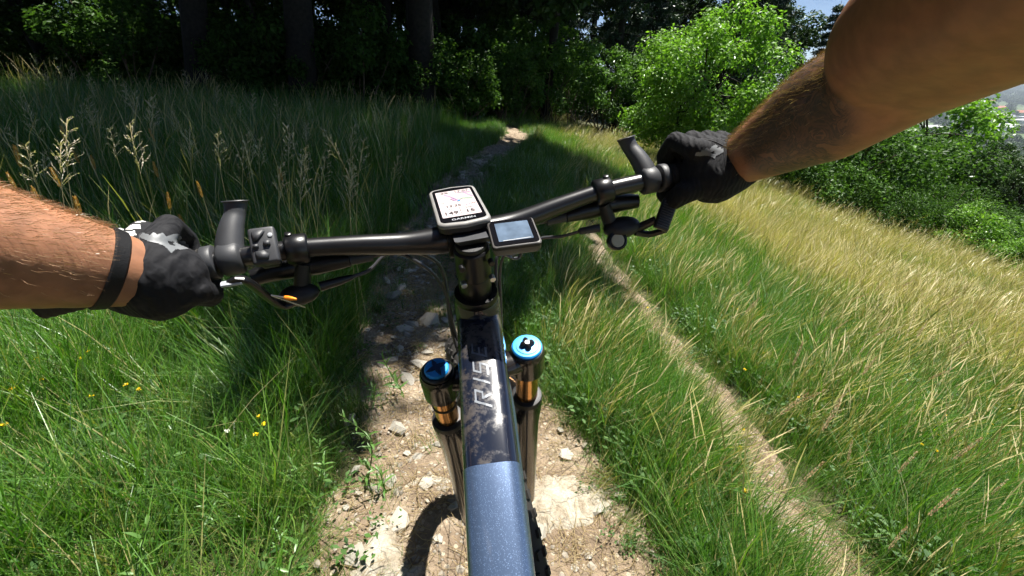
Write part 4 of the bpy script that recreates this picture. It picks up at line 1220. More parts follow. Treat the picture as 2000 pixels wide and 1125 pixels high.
# fine hair on the forearms
def arm_hair(W, E, n, seed, lo, hi, lmin, lmax, tilt):
    r = np.random.default_rng(seed)
    tree = bvh_of(body); ax = unit(E - W)
    e1 = unit(np.cross(ax, A(0, 0, 1))); e2 = np.cross(ax, e1)
    V, F = [], []
    tries = 0
    while len(F) < n * 2 and tries < n * 12:
        tries += 1
        t = r.uniform(lo, hi); an = r.uniform(0, 2 * math.pi); dr = e1 * math.cos(an) + e2 * math.sin(an)
        if r.random() > np.interp(dr[2] + tilt * dr[0], [-.5, .1, .6], [.0, .09, 1.0]): continue
        p = lerp(W, E, t)
        h = tree.ray_cast(Vector(p + dr * .12), Vector(-dr), .12)
        if h[0] is None: continue
        b = np.array(h[0]); nn = np.array(h[1])
        L = r.uniform(lmin, lmax)
        d0 = unit(nn * .5 - ax * .75 + r.normal(0, .18, 3)); d1 = unit(nn * .15 - ax * .95 + r.normal(0, .2, 3))
        m_ = b + d0 * L * .5; tp = m_ + d1 * L * .5
        w = unit(np.cross(d0, C0 - b + r.normal(0, .1, 3))) * r.uniform(.00009, .00016)
        i = len(V)
        V += [b - w - nn * .0005, b + w - nn * .0005, m_ + w * .8, m_ - w * .8, tp]
        F += [(i, i + 1, i + 2, i + 3), (i + 3, i + 2, i + 4)]
    me = bpy.data.meshes.new('arm_hair'); me.from_pydata([tuple(v) for v in V], [], F); me.update()
    return me
M_HAIR = leaf_mat('fair arm hair', [(0, (.3, .16, .08)), (.6, (.42, .25, .14)), (1, (.6, .42, .27))], .3, .2, .3)
M_HAIRD = leaf_mat('brown arm hair', [(0, (.1, .055, .03)), (.7, (.24, .14, .08)), (1, (.5, .34, .2))], .3, .2, .3)
for W, E, sd, lo, hi, nh, mh, tl_ in ((WR, ER, 1, -.02, .85, 3000, M_HAIRD, -.35), (WL, EL, 2, .15, .8, 3600, M_HAIR, .2)):
    o = obj('arm_hair', arm_hair(W, E, nh, sd, lo, hi, .005, .0115, tl_), mh, person); o['kind'] = 'stuff'
# ------------------------------------------------------------------ trees and bushes
L_CANOPY = leaf_mat('canopy leaf', [(0, (.016, .036, .010)), (.5, (.03, .066, .015)), (1, (.055, .10, .025))], .22, .04)
L_BRIGHT = leaf_mat('young tree leaf', [(0, (.08, .18, .02)), (.5, (.14, .29, .035)), (1, (.22, .38, .06))], .5, .06)
L_BUSH = leaf_mat('bush leaf', [(0, (.04, .09, .018)), (.5, (.075, .16, .03)), (1, (.12, .23, .05))], .42, .04)
L_UNDER = leaf_mat('undergrowth leaf', [(0, (.02, .05, .01)), (.5, (.04, .09, .018)), (1, (.07, .14, .03))], .42, .02)  # bush leaf colours darkened to stand for the shade of the wood
L_CONIFER = leaf_mat('conifer needle', [(0, (.012, .03, .016)), (.5, (.022, .05, .022)), (1, (.04, .08, .035))], .12, .08)
M_BARK = simple('dark bark', (.016, .013, .010), .95, 0, .5, 14, .8, 60)
M_TWIG = simple('brown twig', (.10, .075, .05), .9, 0, .4, 30, .3, 200)

def leaf_cloud(C, R, n, size, rng, up=.6, shell=.45, asp=.62, sq=1.0):
    """n folded leaves spread through balls of foliage (centres C, radii R)"""
    C = np.asarray(C, float); R = np.asarray(R, float)
    k = rng.choice(len(C), n, p=R ** 2 / np.sum(R ** 2))
    d = rng.normal(size=(n, 3)); d /= np.linalg.norm(d, axis=1)[:, None]
    rad = R[k] * (shell + (1 - shell) * rng.random(n) ** .6)
    d2 = d.copy(); d2[:, 2] *= sq
    P = C[k] + d2 * rad[:, None]
    nn = d * .7 + np.array([0, 0, up]) + rng.normal(0, .5, (n, 3)); nn /= np.linalg.norm(nn, axis=1)[:, None]
    t = rng.normal(size=(n, 3)) + d * .8 + np.array([0, 0, -.35]); t -= nn * np.sum(t * nn, 1)[:, None]; t /= np.linalg.norm(t, axis=1)[:, None]
    b = np.cross(nn, t)
    s = size * rng.uniform(.65, 1.3, n)[:, None]
    V = np.stack([P, P + t * s * .45 + b * s * asp * .5 + nn * s * .08, P + t * s - nn * s * .1, P + t * s * .45 - b * s * asp * .5 + nn * s * .08], 1).reshape(-1, 3)
    i = np.arange(n)[:, None] * 4
    F = np.concatenate([i + np.array([[0, 2, 1]]), i + np.array([[0, 3, 2]])], 1).reshape(-1, 3)
    return V, F

def clumps(center, radii, n, r0, r1, rng, bottom=-.8):
    C, R = [], []
    while len(C) < n:
        d = rng.normal(size=3); d /= np.linalg.norm(d)
        if d[2] < bottom: continue
        q = d * rng.uniform(.35, 1.0) ** .6
        C.append(np.asarray(center) + q * np.asarray(radii)); R.append(rng.uniform(r0, r1))
    return np.array(C), np.array(R)

def limbs(base, fork, C, r0, rng, count, lean=(0, 0)):
    """trunk from the base to the fork and limbs out to some of the foliage balls"""
    base, fork = np.asarray(base, float), np.asarray(fork, float)
    mid = lerp(base, fork, .5) + A(lean[0], lean[1], 0)
    P = spline([base - A(0, 0, .25), base + (mid - base) * .15, mid, fork], 4)
    it = [tube(P, np.interp(np.linspace(0, 1, len(P)), [0, .12, .3, 1], [r0 * 1.55, r0 * 1.15, r0, r0 * .62]), 10)]
    pick = rng.choice(len(C), min(count, len(C)), replace=False)
    for k in pick:
        s0 = lerp(mid, fork, rng.uniform(.2, 1.0)); e = C[k]
        m = lerp(s0, e, .5) + rng.normal(0, .12, 3) * np.linalg.norm(e - s0) * .6 + A(0, 0, .08 * np.linalg.norm(e - s0))
        it.append(tube(spline([s0, m, e], 4), np.linspace(r0 * .38, r0 * .06, 9), 6))
    return it

def make_tree(name, label, cat, C, R, nleaf, size, trunk, lmat, bmat, seed, group=None, loc=(0, 0, 0), shell=.45, up=.6, sq=.8, asp=.62):
    rng = np.random.default_rng(seed)
    t = empty(name, (0, 0, 0), label, cat, group)
    V, F = leaf_cloud(C, R, nleaf, size, rng, up=up, shell=shell, sq=sq, asp=asp)
    obj('crown', quick_mesh('crown', V, F, 3), lmat, t)
    obj('trunk', mesh_from('trunk', trunk, recalc=False), bmat, t)
    t.location = loc
    return t

# --- tall trees at the edge of the wood, on the left of the trail
def oak(seed, trunk_xy, crown_c, crown_r, nclump, nleaf, tr, label, extra=(), cr=(.8, 1.25), ln=.1):
    rng = np.random.default_rng(seed)
    bx, by = trunk_xy; bz = Hs(bx, by)
    c = np.array(crown_c) - A(bx, by, bz)
    C, R = clumps(c, crown_r, nclump, *cr, rng)
    for e in extra:
        C2, R2 = clumps(A(*e[:3]) - A(bx, by, bz), (e[3], e[3], e[3] * .6), e[4], .6 * (e[5] if len(e) > 5 else 1), .9 * (e[5] if len(e) > 5 else 1), rng)
        C = np.vstack([C, C2]); R = np.r_[R, R2]
    fk = A(ln * c[2] * .72, 0, c[2] * .72)
    t = make_tree('oak_tree', label, 'tree', C, R, int(nleaf * 1.25), .28, limbs((0, 0, 0), fk, C, tr, rng, 16), L_CANOPY, M_BARK, seed, loc=(bx, by, bz), sq=.7)
    return t
SO = np.array([math.sin(SUN_AZ), math.cos(SUN_AZ)]) / math.tan(SUN_EL)      # shadow shift per metre of height
def over(gx, gy, h): return (gx + SO[0] * h, gy + SO[1] * h, h)
c = over(-3.1, 7.6, 11)
oak(21, (-2.4, 12.2), c, (4.5, 4.5, 3.0), 70, 24000, .36, 'thick dark oak trunk standing closest to where the trail enters the wood',
    extra=[over(-1.25, 3.7, 9.5) + (1.35, 9), over(-3.4, 3.6, 9.5) + (1.4, 10), over(-.3, 5.6, 9.5) + (1.4, 9), over(.2, 8.6, 10) + (1.5, 10), over(-.95, 2.45, 9.5) + (.6, 6, .55), over(.2, 2.9, 9.5) + (.6, 6, .5), over(-1.0, 1.7, 9) + (.4, 5, .4), over(-2.2, 2.5, 9) + (.5, 5, .5)], ln=.06)
c = over(-7.6, 6.0, 11)
oak(22, (-5.1, 11.2), c, (3.6, 3.6, 2.6), 46, 17000, .34, 'broad black oak trunk at the wood edge with a thin leaning stem beside it',
    extra=[over(-6.4, 3.9, 9.5) + (2.0, 14), over(-5.2, 5.4, 9.5) + (2.2, 16), over(-6.5, 9.0, 10.5) + (2.4, 16), over(-5.6, 1.2, 9.5) + (1.7, 12), over(-8.2, 1.0, 10) + (2.0, 14)], ln=.14)  # last two foliage masses added out of view to block sky light
c = over(-12.6, 5.2, 11)
oak(23, (-7.7, 11.4), c, (4.2, 3.4, 2.4), 44, 12000, .3, 'oak trunk at the wood edge beside the sunlit grass strip', ln=.22)

def proto_tree(seed, h, cw, nl, size, low=.28, lmat=L_CANOPY, tr=.2):
    rng = np.random.default_rng(seed)
    C, R = clumps((0, 0, h * (1 + low) / 2), (cw, cw, h * (1 - low) / 2), 34, cw * .22, cw * .36, rng)
    return C, R, limbs((0, 0, 0), (rng.normal(0, .3), rng.normal(0, .3), h * .7), C, tr, rng, 14, (rng.normal(0, .15), rng.normal(0, .15)))
protos = []
G_WOOD = 'trees standing inside the dark wood'
for i, (h, cw) in enumerate(((13, 3.1), (11, 2.8), (14.5, 3.4))):
    C, R, tr = proto_tree(60 + i, h, cw, 6000, .26)
    protos.append(make_tree('forest_tree', 'slender broadleaf tree deep inside the dark wood', 'tree', C, R, 8500, .29, tr, L_CANOPY, M_BARK, 70 + i, G_WOOD, sq=.8))
used = [False] * 3
def put(plist, flags, k, x, y, rz, sc, label=None, group=None, dz=0.0):
    """first use moves the prototype itself, later ones are copies of it and its parts"""
    z = Hs(x, y) + dz
    if not flags[k]:
        flags[k] = True; o = plist[k]; o.location = (x, y, z); o.rotation_euler = (0, 0, rz); o.scale = (sc,) * 3
        if label: o['label'] = label
        if group: o['group'] = group
        return o
    return dup(plist[k], (x, y, z), rz, sc, label, group)
rf = np.random.default_rng(31)
for x in np.arange(-27, 4, 3.5):
    for y in np.arange(14.2, 33, 3.7):
        px, py = x + rf.uniform(-1.1, 1.1), y + rf.uniform(-1.1, 1.1)
        if px > -1.5 and py < 17: continue
        if (px + 9.3) ** 2 + (py - 14.5) ** 2 < 2.2 ** 2: continue
        put(protos, used, int(rf.integers(3)), px, py, rf.uniform(0, 6.28), rf.uniform(.85, 1.15))
# wood carried on unseen, trees added left and behind to block sky light
for x, y, sc in [(-10.5, 3.5, .9), (-9.5, -.5, .85), (-12.5, .8, 1.0), (-8.2, -4.2, .9), (-11.5, -4.5, 1.0), (-14, 5, 1.0), (-15.5, 2, 1.0), (-5.5, -7, .9), (-9, -8, 1.0), (-14, -2.5, 1.0), (-13.2, 8.2, .9)]:
    put(protos, used, int(rf.integers(3)), x, y, rf.uniform(0, 6.28), sc, 'unseen broadleaf tree added left of the meadow to block sky light', 'unseen trees added to darken the meadow shade')
# thin leaning stem between the oaks
rng = np.random.default_rng(5)
C, R = clumps((.5, .3, 4.6), (1.1, 1.1, 1.0), 9, .4, .6, rng)
make_tree('sapling', 'thin leaning dark sapling stem between the two oak trunks', 'tree', C, R, 1500, .16, limbs((0, 0, 0), (-.7, .2, 4.2), C, .07, rng, 5), L_CANOPY, M_BARK, 6, loc=(-5.75, 11.6, Hs(-5.75, 11.6)))

# --- bushes: three kinds, copied
def proto_bush(seed, w, h, n, size, lmat, name, label, nclump=22, tw=.028, shell=.3):
    rng = np.random.default_rng(seed)
    C, R = clumps((0, 0, h * .52), (w, w, h * .46), nclump, w * .2, w * .4, rng, -.95)
    it = []
    for k in rng.choice(nclump, 9, replace=False):
        b = A(rng.normal(0, .12), rng.normal(0, .12), -.1)
        it.append(tube(spline([b, lerp(b, C[k], .5) + rng.normal(0, .12, 3), C[k]], 4), np.linspace(tw, tw * .3, 9), 6))
    return make_tree(name, label, 'bush', C, R, n, size, it, lmat, M_TWIG, seed + 1, shell=shell, sq=.9)
bA = proto_bush(101, 1.2, 2.3, 5200, .10, L_UNDER, 'shady_bush', 'leafy bush in the undergrowth of the wood')
bB = proto_bush(103, 1.5, 1.7, 5200, .11, L_BUSH, 'slope_bush', 'dense green shrub in the hedge below the meadow')
bD = proto_bush(107, 1.3, 2.2, 5200, .085, L_BRIGHT, 'lime_bush', 'light lime-green shrub standing out in the hedge below the meadow', 26)
bE = proto_bush(109, 1.5, 1.9, 6500, .075, L_UNDER, 'dark_bush', 'dark green small-leaved shrub in the hedge below the meadow', 26)
bC = proto_bush(105, 1.1, 3.2, 4200, .10, L_BUSH, 'hazel_bush', 'tall loose hazel shrub at the far end of the trail', 18)
plist = [bA, bB, bC, bD, bE]; bf = [False] * 5
rb_ = np.random.default_rng(77)
for k, (x, y, s) in enumerate([(-11.2, 12.6, 1.15), (-13.5, 11.5, 1.2), (-10.2, 14.6, 1.2), (-8.9, 15.6, 1.1), (-6.6, 14.5, 1.0), (-4.0, 13.8, 1.0), (-3.3, 15.5, 1.1), (-6.0, 17.0, 1.2), (-12.5, 16, 1.3), (-15.5, 14, 1.3), (-1.6, 15.6, 1.1), (-9.0, 18.5, 1.4), (-4.6, 19.5, 1.4), (-13.5, 19.5, 1.4), (-1.5, 20, 1.4), (-7, 21.5, 1.6), (-17.5, 17, 1.5), (-2.8, 23, 1.6), (-11, 23, 1.6), (-20, 20, 1.6), (-16.5, 22.5, 1.5), (-3.6, 11.9, .5), (-4.1, 12.6, .75), (-6.5, 12.3, .7), (-6.0, 13.2, .9), (-1.4, 12.9, .6), (-1.2, 14.0, .8), (-8.9, 12.9, .75), (-3.0, 14.4, .95), (-7.6, 13.0, .85), (-.9, 16.2, 1.0), (-5.0, 15.4, 1.1), (-2.3, 17.4, 1.2), (-7.7, 16.3, 1.2), (-9.3, 11.6, .95), (-6.4, 11.2, .8), (-3.7, 11.3, 1.0), (-1.3, 12.4, .85), (-2.9, 12.0, .7), (-4.5, 11.3, .7), (-.4, 14.6, .9), (-10.4, 12.4, 1.0), (-5.6, 12.0, 1.1)]):
    put(plist, bf, 0, x, y, rb_.uniform(0, 6.28), s, 'leafy bush in the undergrowth of the wood', 'undergrowth bushes in the wood')
for k, (x, y, s) in enumerate([(.1, 15.2, .8), (1.3, 16.2, .95), (2.4, 17.2, 1.05), (-.6, 17.0, 1.0), (.7, 18.6, 1.2), (3.6, 18.2, 1.1), (2.0, 20.5, 1.3), (-.4, 21, 1.3), (4.8, 19.4, 1.1), (6.2, 18.3, 1.0)]):
    put(plist, bf, 2, x, y, rb_.uniform(0, 6.28), s, 'tall loose hazel shrub at the far end of the trail', 'hazel shrubs where the trail ends')
hedge = []
base = np.array([gpt(px, py)[:2] for px, py in ((1300, 300), (1400, 335), (1500, 372), (1620, 420), (1760, 470), (1900, 522), (2010, 550), (2200, 600))])
for row, (off_, cnt, s0, s1) in enumerate(((.6, 10, .35, .75), (1.9, 11, .6, 1.15), (4.2, 11, .8, 1.5))):
    for t in np.linspace(0, 1, cnt) + rb_.uniform(-.03, .03, cnt):
        t = float(np.clip(t, 0, 1)); hx, hy = [np.interp(t * 7, np.arange(8), base[:, i]) for i in (0, 1)]
        out_ = unit(A(hx, hy)); k_ = off_ + rb_.uniform(-.5, .6)
        hedge.append((hx + out_[0] * k_, hy + out_[1] * k_, rb_.uniform(s0, s1) * (1 if t < .5 else .75 if row < 2 else .55)))
for x, y, s in hedge:
    k = int(rb_.choice([1, 1, 3, 4, 4]))
    put(plist, bf, k, x, y, rb_.uniform(0, 6.28), s, None, {1: 'mid-green hedge shrubs', 3: 'lime hedge shrubs', 4: 'dark hedge shrubs'}[k] + ' along the lower meadow edge')

# --- the bright young tree on the right and its neighbours
rng = np.random.default_rng(201)
bx, by = 4.85, 12.0
C, R = clumps((.05, 0, 2.05), (1.95, 1.8, 1.5), 52, .32, .55, rng, -.9)
C2, R2 = clumps((-.9, -.3, 1.6), (1.2, 1.0, 1.0), 16, .25, .4, rng)
C3, R3_ = clumps((.55, .1, 3.1), (1.3, 1.0, .75), 16, .25, .4, rng)
C = np.vstack([C, C2, C3]); R = np.r_[R, R2, R3_]
tr = limbs((0, 0, 0), (.25, .1, 2.3), C, .075, rng, 22) + limbs((.15, .1, 0), (.7, .3, 2.6), C, .06, rng, 14) + limbs((-.1, .05, 0), (-.6, -.1, 1.8), C, .05, rng, 10)
make_tree('young_tree', 'bright green many-stemmed young tree in full sun beside the meadow', 'tree', C, R, 24000, .09, tr, L_BRIGHT, M_BARK, 202, loc=(bx, by, Hs(bx, by)), shell=.25, up=.7)

def conifer(seed, h, w, n):
    rng = np.random.default_rng(seed)
    Cs, Rs, it = [], [], [tube([(0, 0, -.3), (0, 0, h * .5), (.05, 0, h)], [h * .017, h * .011, .012], 8)]
    for z in np.arange(h * .08, h * .98, .42):
        L = w * (1 - z / h) ** .85 + .12
        for a_ in rng.uniform(0, 6.28, 7):
            for q in (.35, .62, .9):
                Cs.append((math.cos(a_) * L * q, math.sin(a_) * L * q, z - L * q * .22)); Rs.append(.13 + .16 * (1 - q) * L)
            it.append(tube([(0, 0, z), (math.cos(a_) * L, math.sin(a_) * L, z - L * .2)], [.03, .008], 5))
    return Cs, Rs, it
pcs = []
for i, (h, w) in enumerate(((9.5, 1.9), (12, 2.2))):
    Cs, Rs, it = conifer(301 + i, h, w, 0)
    pcs.append(make_tree('spruce_tree', 'dark spruce standing behind the bright young tree', 'tree', Cs, Rs, 15000, .19, it, L_CONIFER, M_BARK, 303 + i, 'dark spruces behind the young tree', shell=.2, up=.3, asp=.3, sq=.6))
cf = [False] * 2
for x, y, s in [(2.2, 22.5, 1), (4.6, 20.6, .9), (6.4, 22.2, 1.05), (8.9, 19.0, .95), (10.8, 20.8, 1.0), (12.5, 17.6, .62), (3.2, 26, 1.1), (7.9, 26, 1.1), (11.6, 25, 1.1), (.4, 25.5, 1.0), (15.0, 23, .8), (-1.0, 24.0, 1.0), (-3.2, 26.5, 1.1)]:
    put(pcs, cf, int(rb_.integers(2)), x, y, rb_.uniform(0, 6.28), s)
G_RIGHT = 'broadleaf trees behind the spruces'
for x, y, s in [(-4.5, 33, 1.1), (-1.2, 32, 1.1), (-8, 35, 1.2), (1.0, 29, 1), (5, 30, 1.05), (9.5, 29.5, 1), (13.5, 28.5, .8), (-1.8, 27, 1), (16.5, 30, .7), (2.8, 34, 1.1), (7.5, 35, 1.1), (12, 34.5, .9)]:
    put(protos, used, int(rf.integers(3)), x, y, rf.uniform(0, 6.28), s, 'broadleaf tree rising behind the row of spruces', G_RIGHT)

# --- trees on the slope that falls to the valley
rng = np.random.default_rng(401)
C, R = clumps((0, 0, 4.2), (2.4, 2.4, 2.5), 40, .45, .8, rng, -.9)
make_tree('acacia_tree', 'light green acacia crown rising above the hedge on the valley side', 'tree', C, R, 8000, .17, limbs((0, 0, 0), (.2, .1, 4.2), C, .14, rng, 14), L_BRIGHT, M_BARK, 402, loc=(18.3, 19.6, Hs(18.3, 19.6) - .9), shell=.3)
G_SLOPE = 'trees on the slope down to the valley'
rs_ = np.random.default_rng(415)
n_s = 0
while n_s < 120:
    x, y = rs_.uniform(19, 95), rs_.uniform(8, 95)
    if y > x * 1.7 + 12 or y < x * .45: continue
    if abs(x - 19.5) + abs(y - 17.8) < 5: continue
    z_top = Hs(x, y)
    sc = rs_.uniform(.45, .7) * (1.0 if x > 26 else .85)
    put(protos, used, int(rs_.integers(3)), x, y, rs_.uniform(0, 6.28), sc, 'round-crowned tree in the wood on the slope above the town', G_SLOPE, -.6); n_s += 1

for az_, dist_, sc in [(45, 33, .5), (47.5, 36, .52), (50, 33, .48), (48.8, 42, .6), (46, 45, .62), (51.5, 40, .55), (44, 52, .68), (49.8, 52, .72), (47, 58, .75), (52.5, 48, .62), (53.5, 36, .48), (50.8, 28, .36), (47.8, 27.5, .34)]:
    x, y = dist_ * math.sin(math.radians(az_)), dist_ * math.cos(math.radians(az_))
    put(protos, used, int(rs_.integers(3)), x, y, rs_.uniform(0, 6.28), sc * .84, 'round-crowned tree in the wood on the slope above the town', G_SLOPE, -.4)
# ------------------------------------------------------------------ meadow grass
G_GREEN = leaf_mat('green grass blade', [(0, (.04, .125, .012)), (.35, (.07, .19, .018)), (.7, (.115, .255, .03)), (.9, (.18, .3, .045)), (.96, (.3, .29, .11)), (1, (.42, .36, .17))], .38, .12, .35)
G_LIME = leaf_mat('yellow green grass blade', [(0, (.08, .19, .018)), (.5, (.15, .28, .03)), (.8, (.22, .3, .06)), (.9, (.34, .28, .12)), (1, (.46, .37, .19))], .38, .12, .35)
G_DRY = leaf_mat('dry golden grass', [(0, (.22, .26, .06)), (.3, (.38, .35, .13)), (.7, (.54, .45, .22)), (1, (.66, .55, .33))], .35, .05, .5)
G_HERB = leaf_mat('meadow herb leaf', [(0, (.03, .08, .02)), (.5, (.06, .13, .03)), (1, (.1, .2, .05))], .4, .02, .5)

def tuft(seed, n, R, h0, h1, w, lean, curl, wind=0.0, segs=3, disc=0.0):
    r = np.random.default_rng(seed)
    V, F = [], []
    for _ in range(n):
        a_ = r.uniform(0, 6.28); p = np.array([r.normal(0, R), r.normal(0, R), -.02])
        if disc: q_ = disc * math.sqrt(r.random()); b_ = r.uniform(0, 6.28); p = np.array([q_ * math.cos(b_), q_ * math.sin(b_), -.02])
        h = r.uniform(h0, h1); d = np.array([math.cos(a_), math.sin(a_), 0])
        el = r.uniform(.05, 1) * lean; cu = r.uniform(.3, 1.2) * curl
        ww = w * r.uniform(.6, 1.3); sd = np.array([-d[1], d[0], 0]) * math.cos(r.uniform(-.9, .9)) + np.array([0, 0, .3]) * r.normal()
        sd = unit(sd)
        i0 = len(V)
        for s in range(segs + 1):
            t = s / segs
            V.append(p - sd * ww * (1 - t ** 1.6 * .9) * .5); V.append(p + sd * ww * (1 - t ** 1.6 * .9) * .5)
            an = el + cu * t * t
            st = d * math.sin(an) + np.array([0, 0, math.cos(an)]) + np.array([wind, 0, 0]) * (t + .15)
            p = p + unit(st) * h / segs
        for s in range(segs): F.append((i0 + 2 * s, i0 + 2 * s + 1, i0 + 2 * s + 3, i0 + 2 * s + 2))
    me = quick_mesh('tuft', V, F, 4); me.polygons.foreach_set('use_smooth', np.ones(len(F), bool))
    return me

def dry_tuft(seed, n, R, h0, h1, wind):
    """thin stems with small seed heads"""
    r = np.random.default_rng(seed)
    V, F = [], []
    for _ in range(n):
        a_ = r.uniform(0, 6.28); p = np.array([r.normal(0, R), r.normal(0, R), -.02]); h = r.uniform(h0, h1)
        d = np.array([math.cos(a_), math.sin(a_), 0]); el = r.uniform(0, .3); sd = unit(np.array([-d[1], d[0], r.normal(0, .3)]))
        i0 = len(V); segs = 5; ww = .0016
        for s in range(segs + 1):
            t = s / segs
            wd = ww if t < .7 else (ww + .0036 * math.sin((t - .62) / .38 * math.pi) if t < .99 else .001)
            V.append(p - sd * wd * .5); V.append(p + sd * wd * .5)
            st = d * (math.sin(el) + .5 * t * t) + np.array([0, 0, 1.0 - .5 * t * t]) + np.array([wind, 0.1 * wind, 0]) * (t * 1.3 + .1)
            p = p + unit(st) * h / segs
        for s in range(segs): F.append((i0 + 2 * s, i0 + 2 * s + 1, i0 + 2 * s + 3, i0 + 2 * s + 2))
    return quick_mesh('dry_tuft', V, F, 4)

def herb(seed, n, size):
    r = np.random.default_rng(seed)
    V, F = [], []
    for _ in range(n):
        a_ = r.uniform(0, 6.28); h = r.uniform(.02, .16); q = r.normal(0, .045, 2)
        b = np.array([q[0], q[1], h]); d = np.array([math.cos(a_), math.sin(a_), r.uniform(-.2, .5)]); d = unit(d); sd = unit(np.cross(d, [0, 0, 1])); s = size * r.uniform(.6, 1.3)
        i = len(V)
        V += [b, b + d * s * .4 + sd * s * .22, b + d * s * .4 - sd * s * .22 , b + d * s - np.array([0, 0, s * .15])]
        F += [(i, i + 2, i + 3, i + 1)]
    return quick_mesh('herb', V, F, 4)

SRC = []
for i in range(5): SRC.append((tuft(500 + i, 26, .035, .1, .26, .0038, .6, 1.0), G_GREEN))           # 0-4 meadow green
for i in range(4): SRC.append((tuft(520 + i, 30, .045, .07, .18, .0034, 1.0, 1.1), G_LIME))          # 5-8 short matted
for i in range(4): SRC.append((dry_tuft(540 + i, 26, .055, .22, .42, .6), G_DRY))                    # 9-12 golden stems in the wind
for i in range(4): SRC.append((tuft(560 + i, 24, .03, .16, .34, .0038, .45, .9, .55), G_GREEN))      # 13-16 long, wind-blown
for i in range(3): SRC.append((herb(580 + i, 26, .034), G_HERB))                                     # 17-19 broad herbs
for i in range(3): SRC.append((tuft(590 + i, 26, .05, .12, .28, .0024, .6, .9, .5), G_DRY))          # 20-22 dry blades
for i in range(3): SRC.append((dry_tuft(600 + i, 6, .08, .4, .7, .1), G_DRY))                        # 23-25 tall pale stems
PATCH = []
for i in range(4): PATCH.append((tuft(620 + i, 210, 0, .12, .26, .0055, .6, 1.0, .25, 2, .36), G_GREEN))    # 0-3 distant green patch
for i in range(4): PATCH.append((tuft(640 + i, 210, 0, .12, .3, .0045, .6, .9, .55, 2, .36), G_DRY))       # 4-7 distant golden patch
for i in range(3): PATCH.append((tuft(660 + i, 210, 0, .1, .24, .0055, .7, 1.0, .4, 2, .36), G_LIME))      # 8-10 distant yellow-green patch
for i in range(3): PATCH.append((dry_tuft(680 + i, 60, .2, .26, .48, .6), G_DRY))                          # 11-13 distant seed stems

for i in range(3): PATCH.append((tuft(700 + i, 120, 0, .3, .62, .0055, .3, .8, .1, 3, .36), G_GREEN))        # 14-16 tall shaded green
for i in range(3): PATCH.append((dry_tuft(710 + i, 26, .22, .5, .85, .12), G_DRY))                         # 17-19 tall pale stems
for i in range(3): SRC.append((tuft(720 + i, 75, .045, .24, .46, .0042, .75, 1.0, .2), G_GREEN))           # 26-28 big tussock

rg = np.random.default_rng(909)
def polar(n, r0, r1, a0=-68, a1=66):
    r = np.sqrt(rg.uniform(r0 * r0, r1 * r1, n)); a_ = np.radians(rg.uniform(a0, a1, n))
    return np.stack([r * np.sin(a_), r * np.cos(a_)], 1)
def keep_mask(P, dT, dS, margin):
    x, y = P[:, 0], P[:, 1]; rr = np.hypot(x, y)
    ed = .075 * wob(x, y, 3.1, .5) + .05 * wob(x, y, 7.7, 1.5)
    keep = (dT > ed + .01 + margin) & (dS > ed * 1.9 - .01 + margin)
    wood = (y > 12.8 + .12 * x) & (x < -.6)
    keep &= ~(wood & (rg.random(len(P)) < .55))
    keep &= ~((x > 12.5) & (y > 22 - x * .75))
    keep &= ~((x > 2.5) & (y > 16.5))
    return keep & ~((wob(x, y, 1.3, 4.0) > .55) & (rg.random(len(P)) < .6) & (rr < 5))      # thin and bare places
def dryness(x, y):
    """how golden the grass is: it dries out along the lower, sunnier slope"""
    return sstep(2.15, 4.5, x + .45 * wob(x, y, .8) + .10 * (y - 3)) * sstep(1.5, 3.4, y + .35 * wob(x, y, 1.2, 2))
RNEAR = 4.2
P = np.vstack([polar(8200, .45, 2.6), polar(7200, 2.6, RNEAR), polar(26000, RNEAR, 12)])
dT, dS = dist_to(TRAIL, TRAIL_W, P[:, 0], P[:, 1]), dist_to(SIDE, SIDE_W, P[:, 0], P[:, 1])
k0 = (np.hypot(P[:, 0], P[:, 1]) < RNEAR) | (dT < .42) | (dS < .38)
k0 &= keep_mask(P, dT, dS, 0)
P, dT, dS = P[k0], dT[k0], dS[k0]
x, y = P[:, 0], P[:, 1]; rr = np.hypot(x, y); nP = len(P)
dry = dryness(x, y)
u, u2 = rg.random(nP), rg.random(nP)
R_ = lambda a_, b_: rg.integers(a_, b_, nP)
pick = np.where(u < .6, R_(0, 5), np.where(u < .78, R_(5, 9), np.where(u < .9, R_(17, 20), R_(13, 17))))
pick = np.where(x > .25, np.where(u < .5, R_(13, 17), np.where(u < .76, R_(0, 5), np.where(u < .86, R_(5, 9), np.where(u < .95, R_(17, 20), R_(9, 13))))), pick)
pick = np.where(u2 < dry * .72, np.where(u2 < dry * .36, R_(9, 13), R_(20, 23)), pick)
pick = np.where((x < -.3) & (y < 1.35 + .25 * wob(x, y, 1.7)) & (u2 < .5), R_(5, 9), pick)
pick = np.where((x < -1.0) & (y > 1.8) & (u2 > .985), R_(23, 26), pick)
pick = np.where((x > .3) & (x < 2.2) & (u2 > .955) & (dT > .12) & (dS > .22), R_(26, 29), pick)
pick = np.where((x < -.6) & (u2 > .925) & (u2 < .985), R_(26, 29), pick)
scl = rg.uniform(.75, 1.25, nP) * np.interp(rr, [0, 6, 14, 26], [.95, 1.05, 1.2, 1.5])
scl *= np.where((x < -.8) & (y > 1.5), 1.15, 1.0)
scl *= np.clip(np.minimum(dT, dS * .9) / .2, .36, 1)
rot = np.stack([rg.normal(0, .12, nP), rg.normal(0, .12, nP), rg.uniform(0, 6.28, nP)], 1)
windy = ((pick >= 9) & (pick <= 16)) | ((pick >= 20) & (pick <= 22))
rot[windy, 2] = rg.normal(.35, .38, windy.sum())

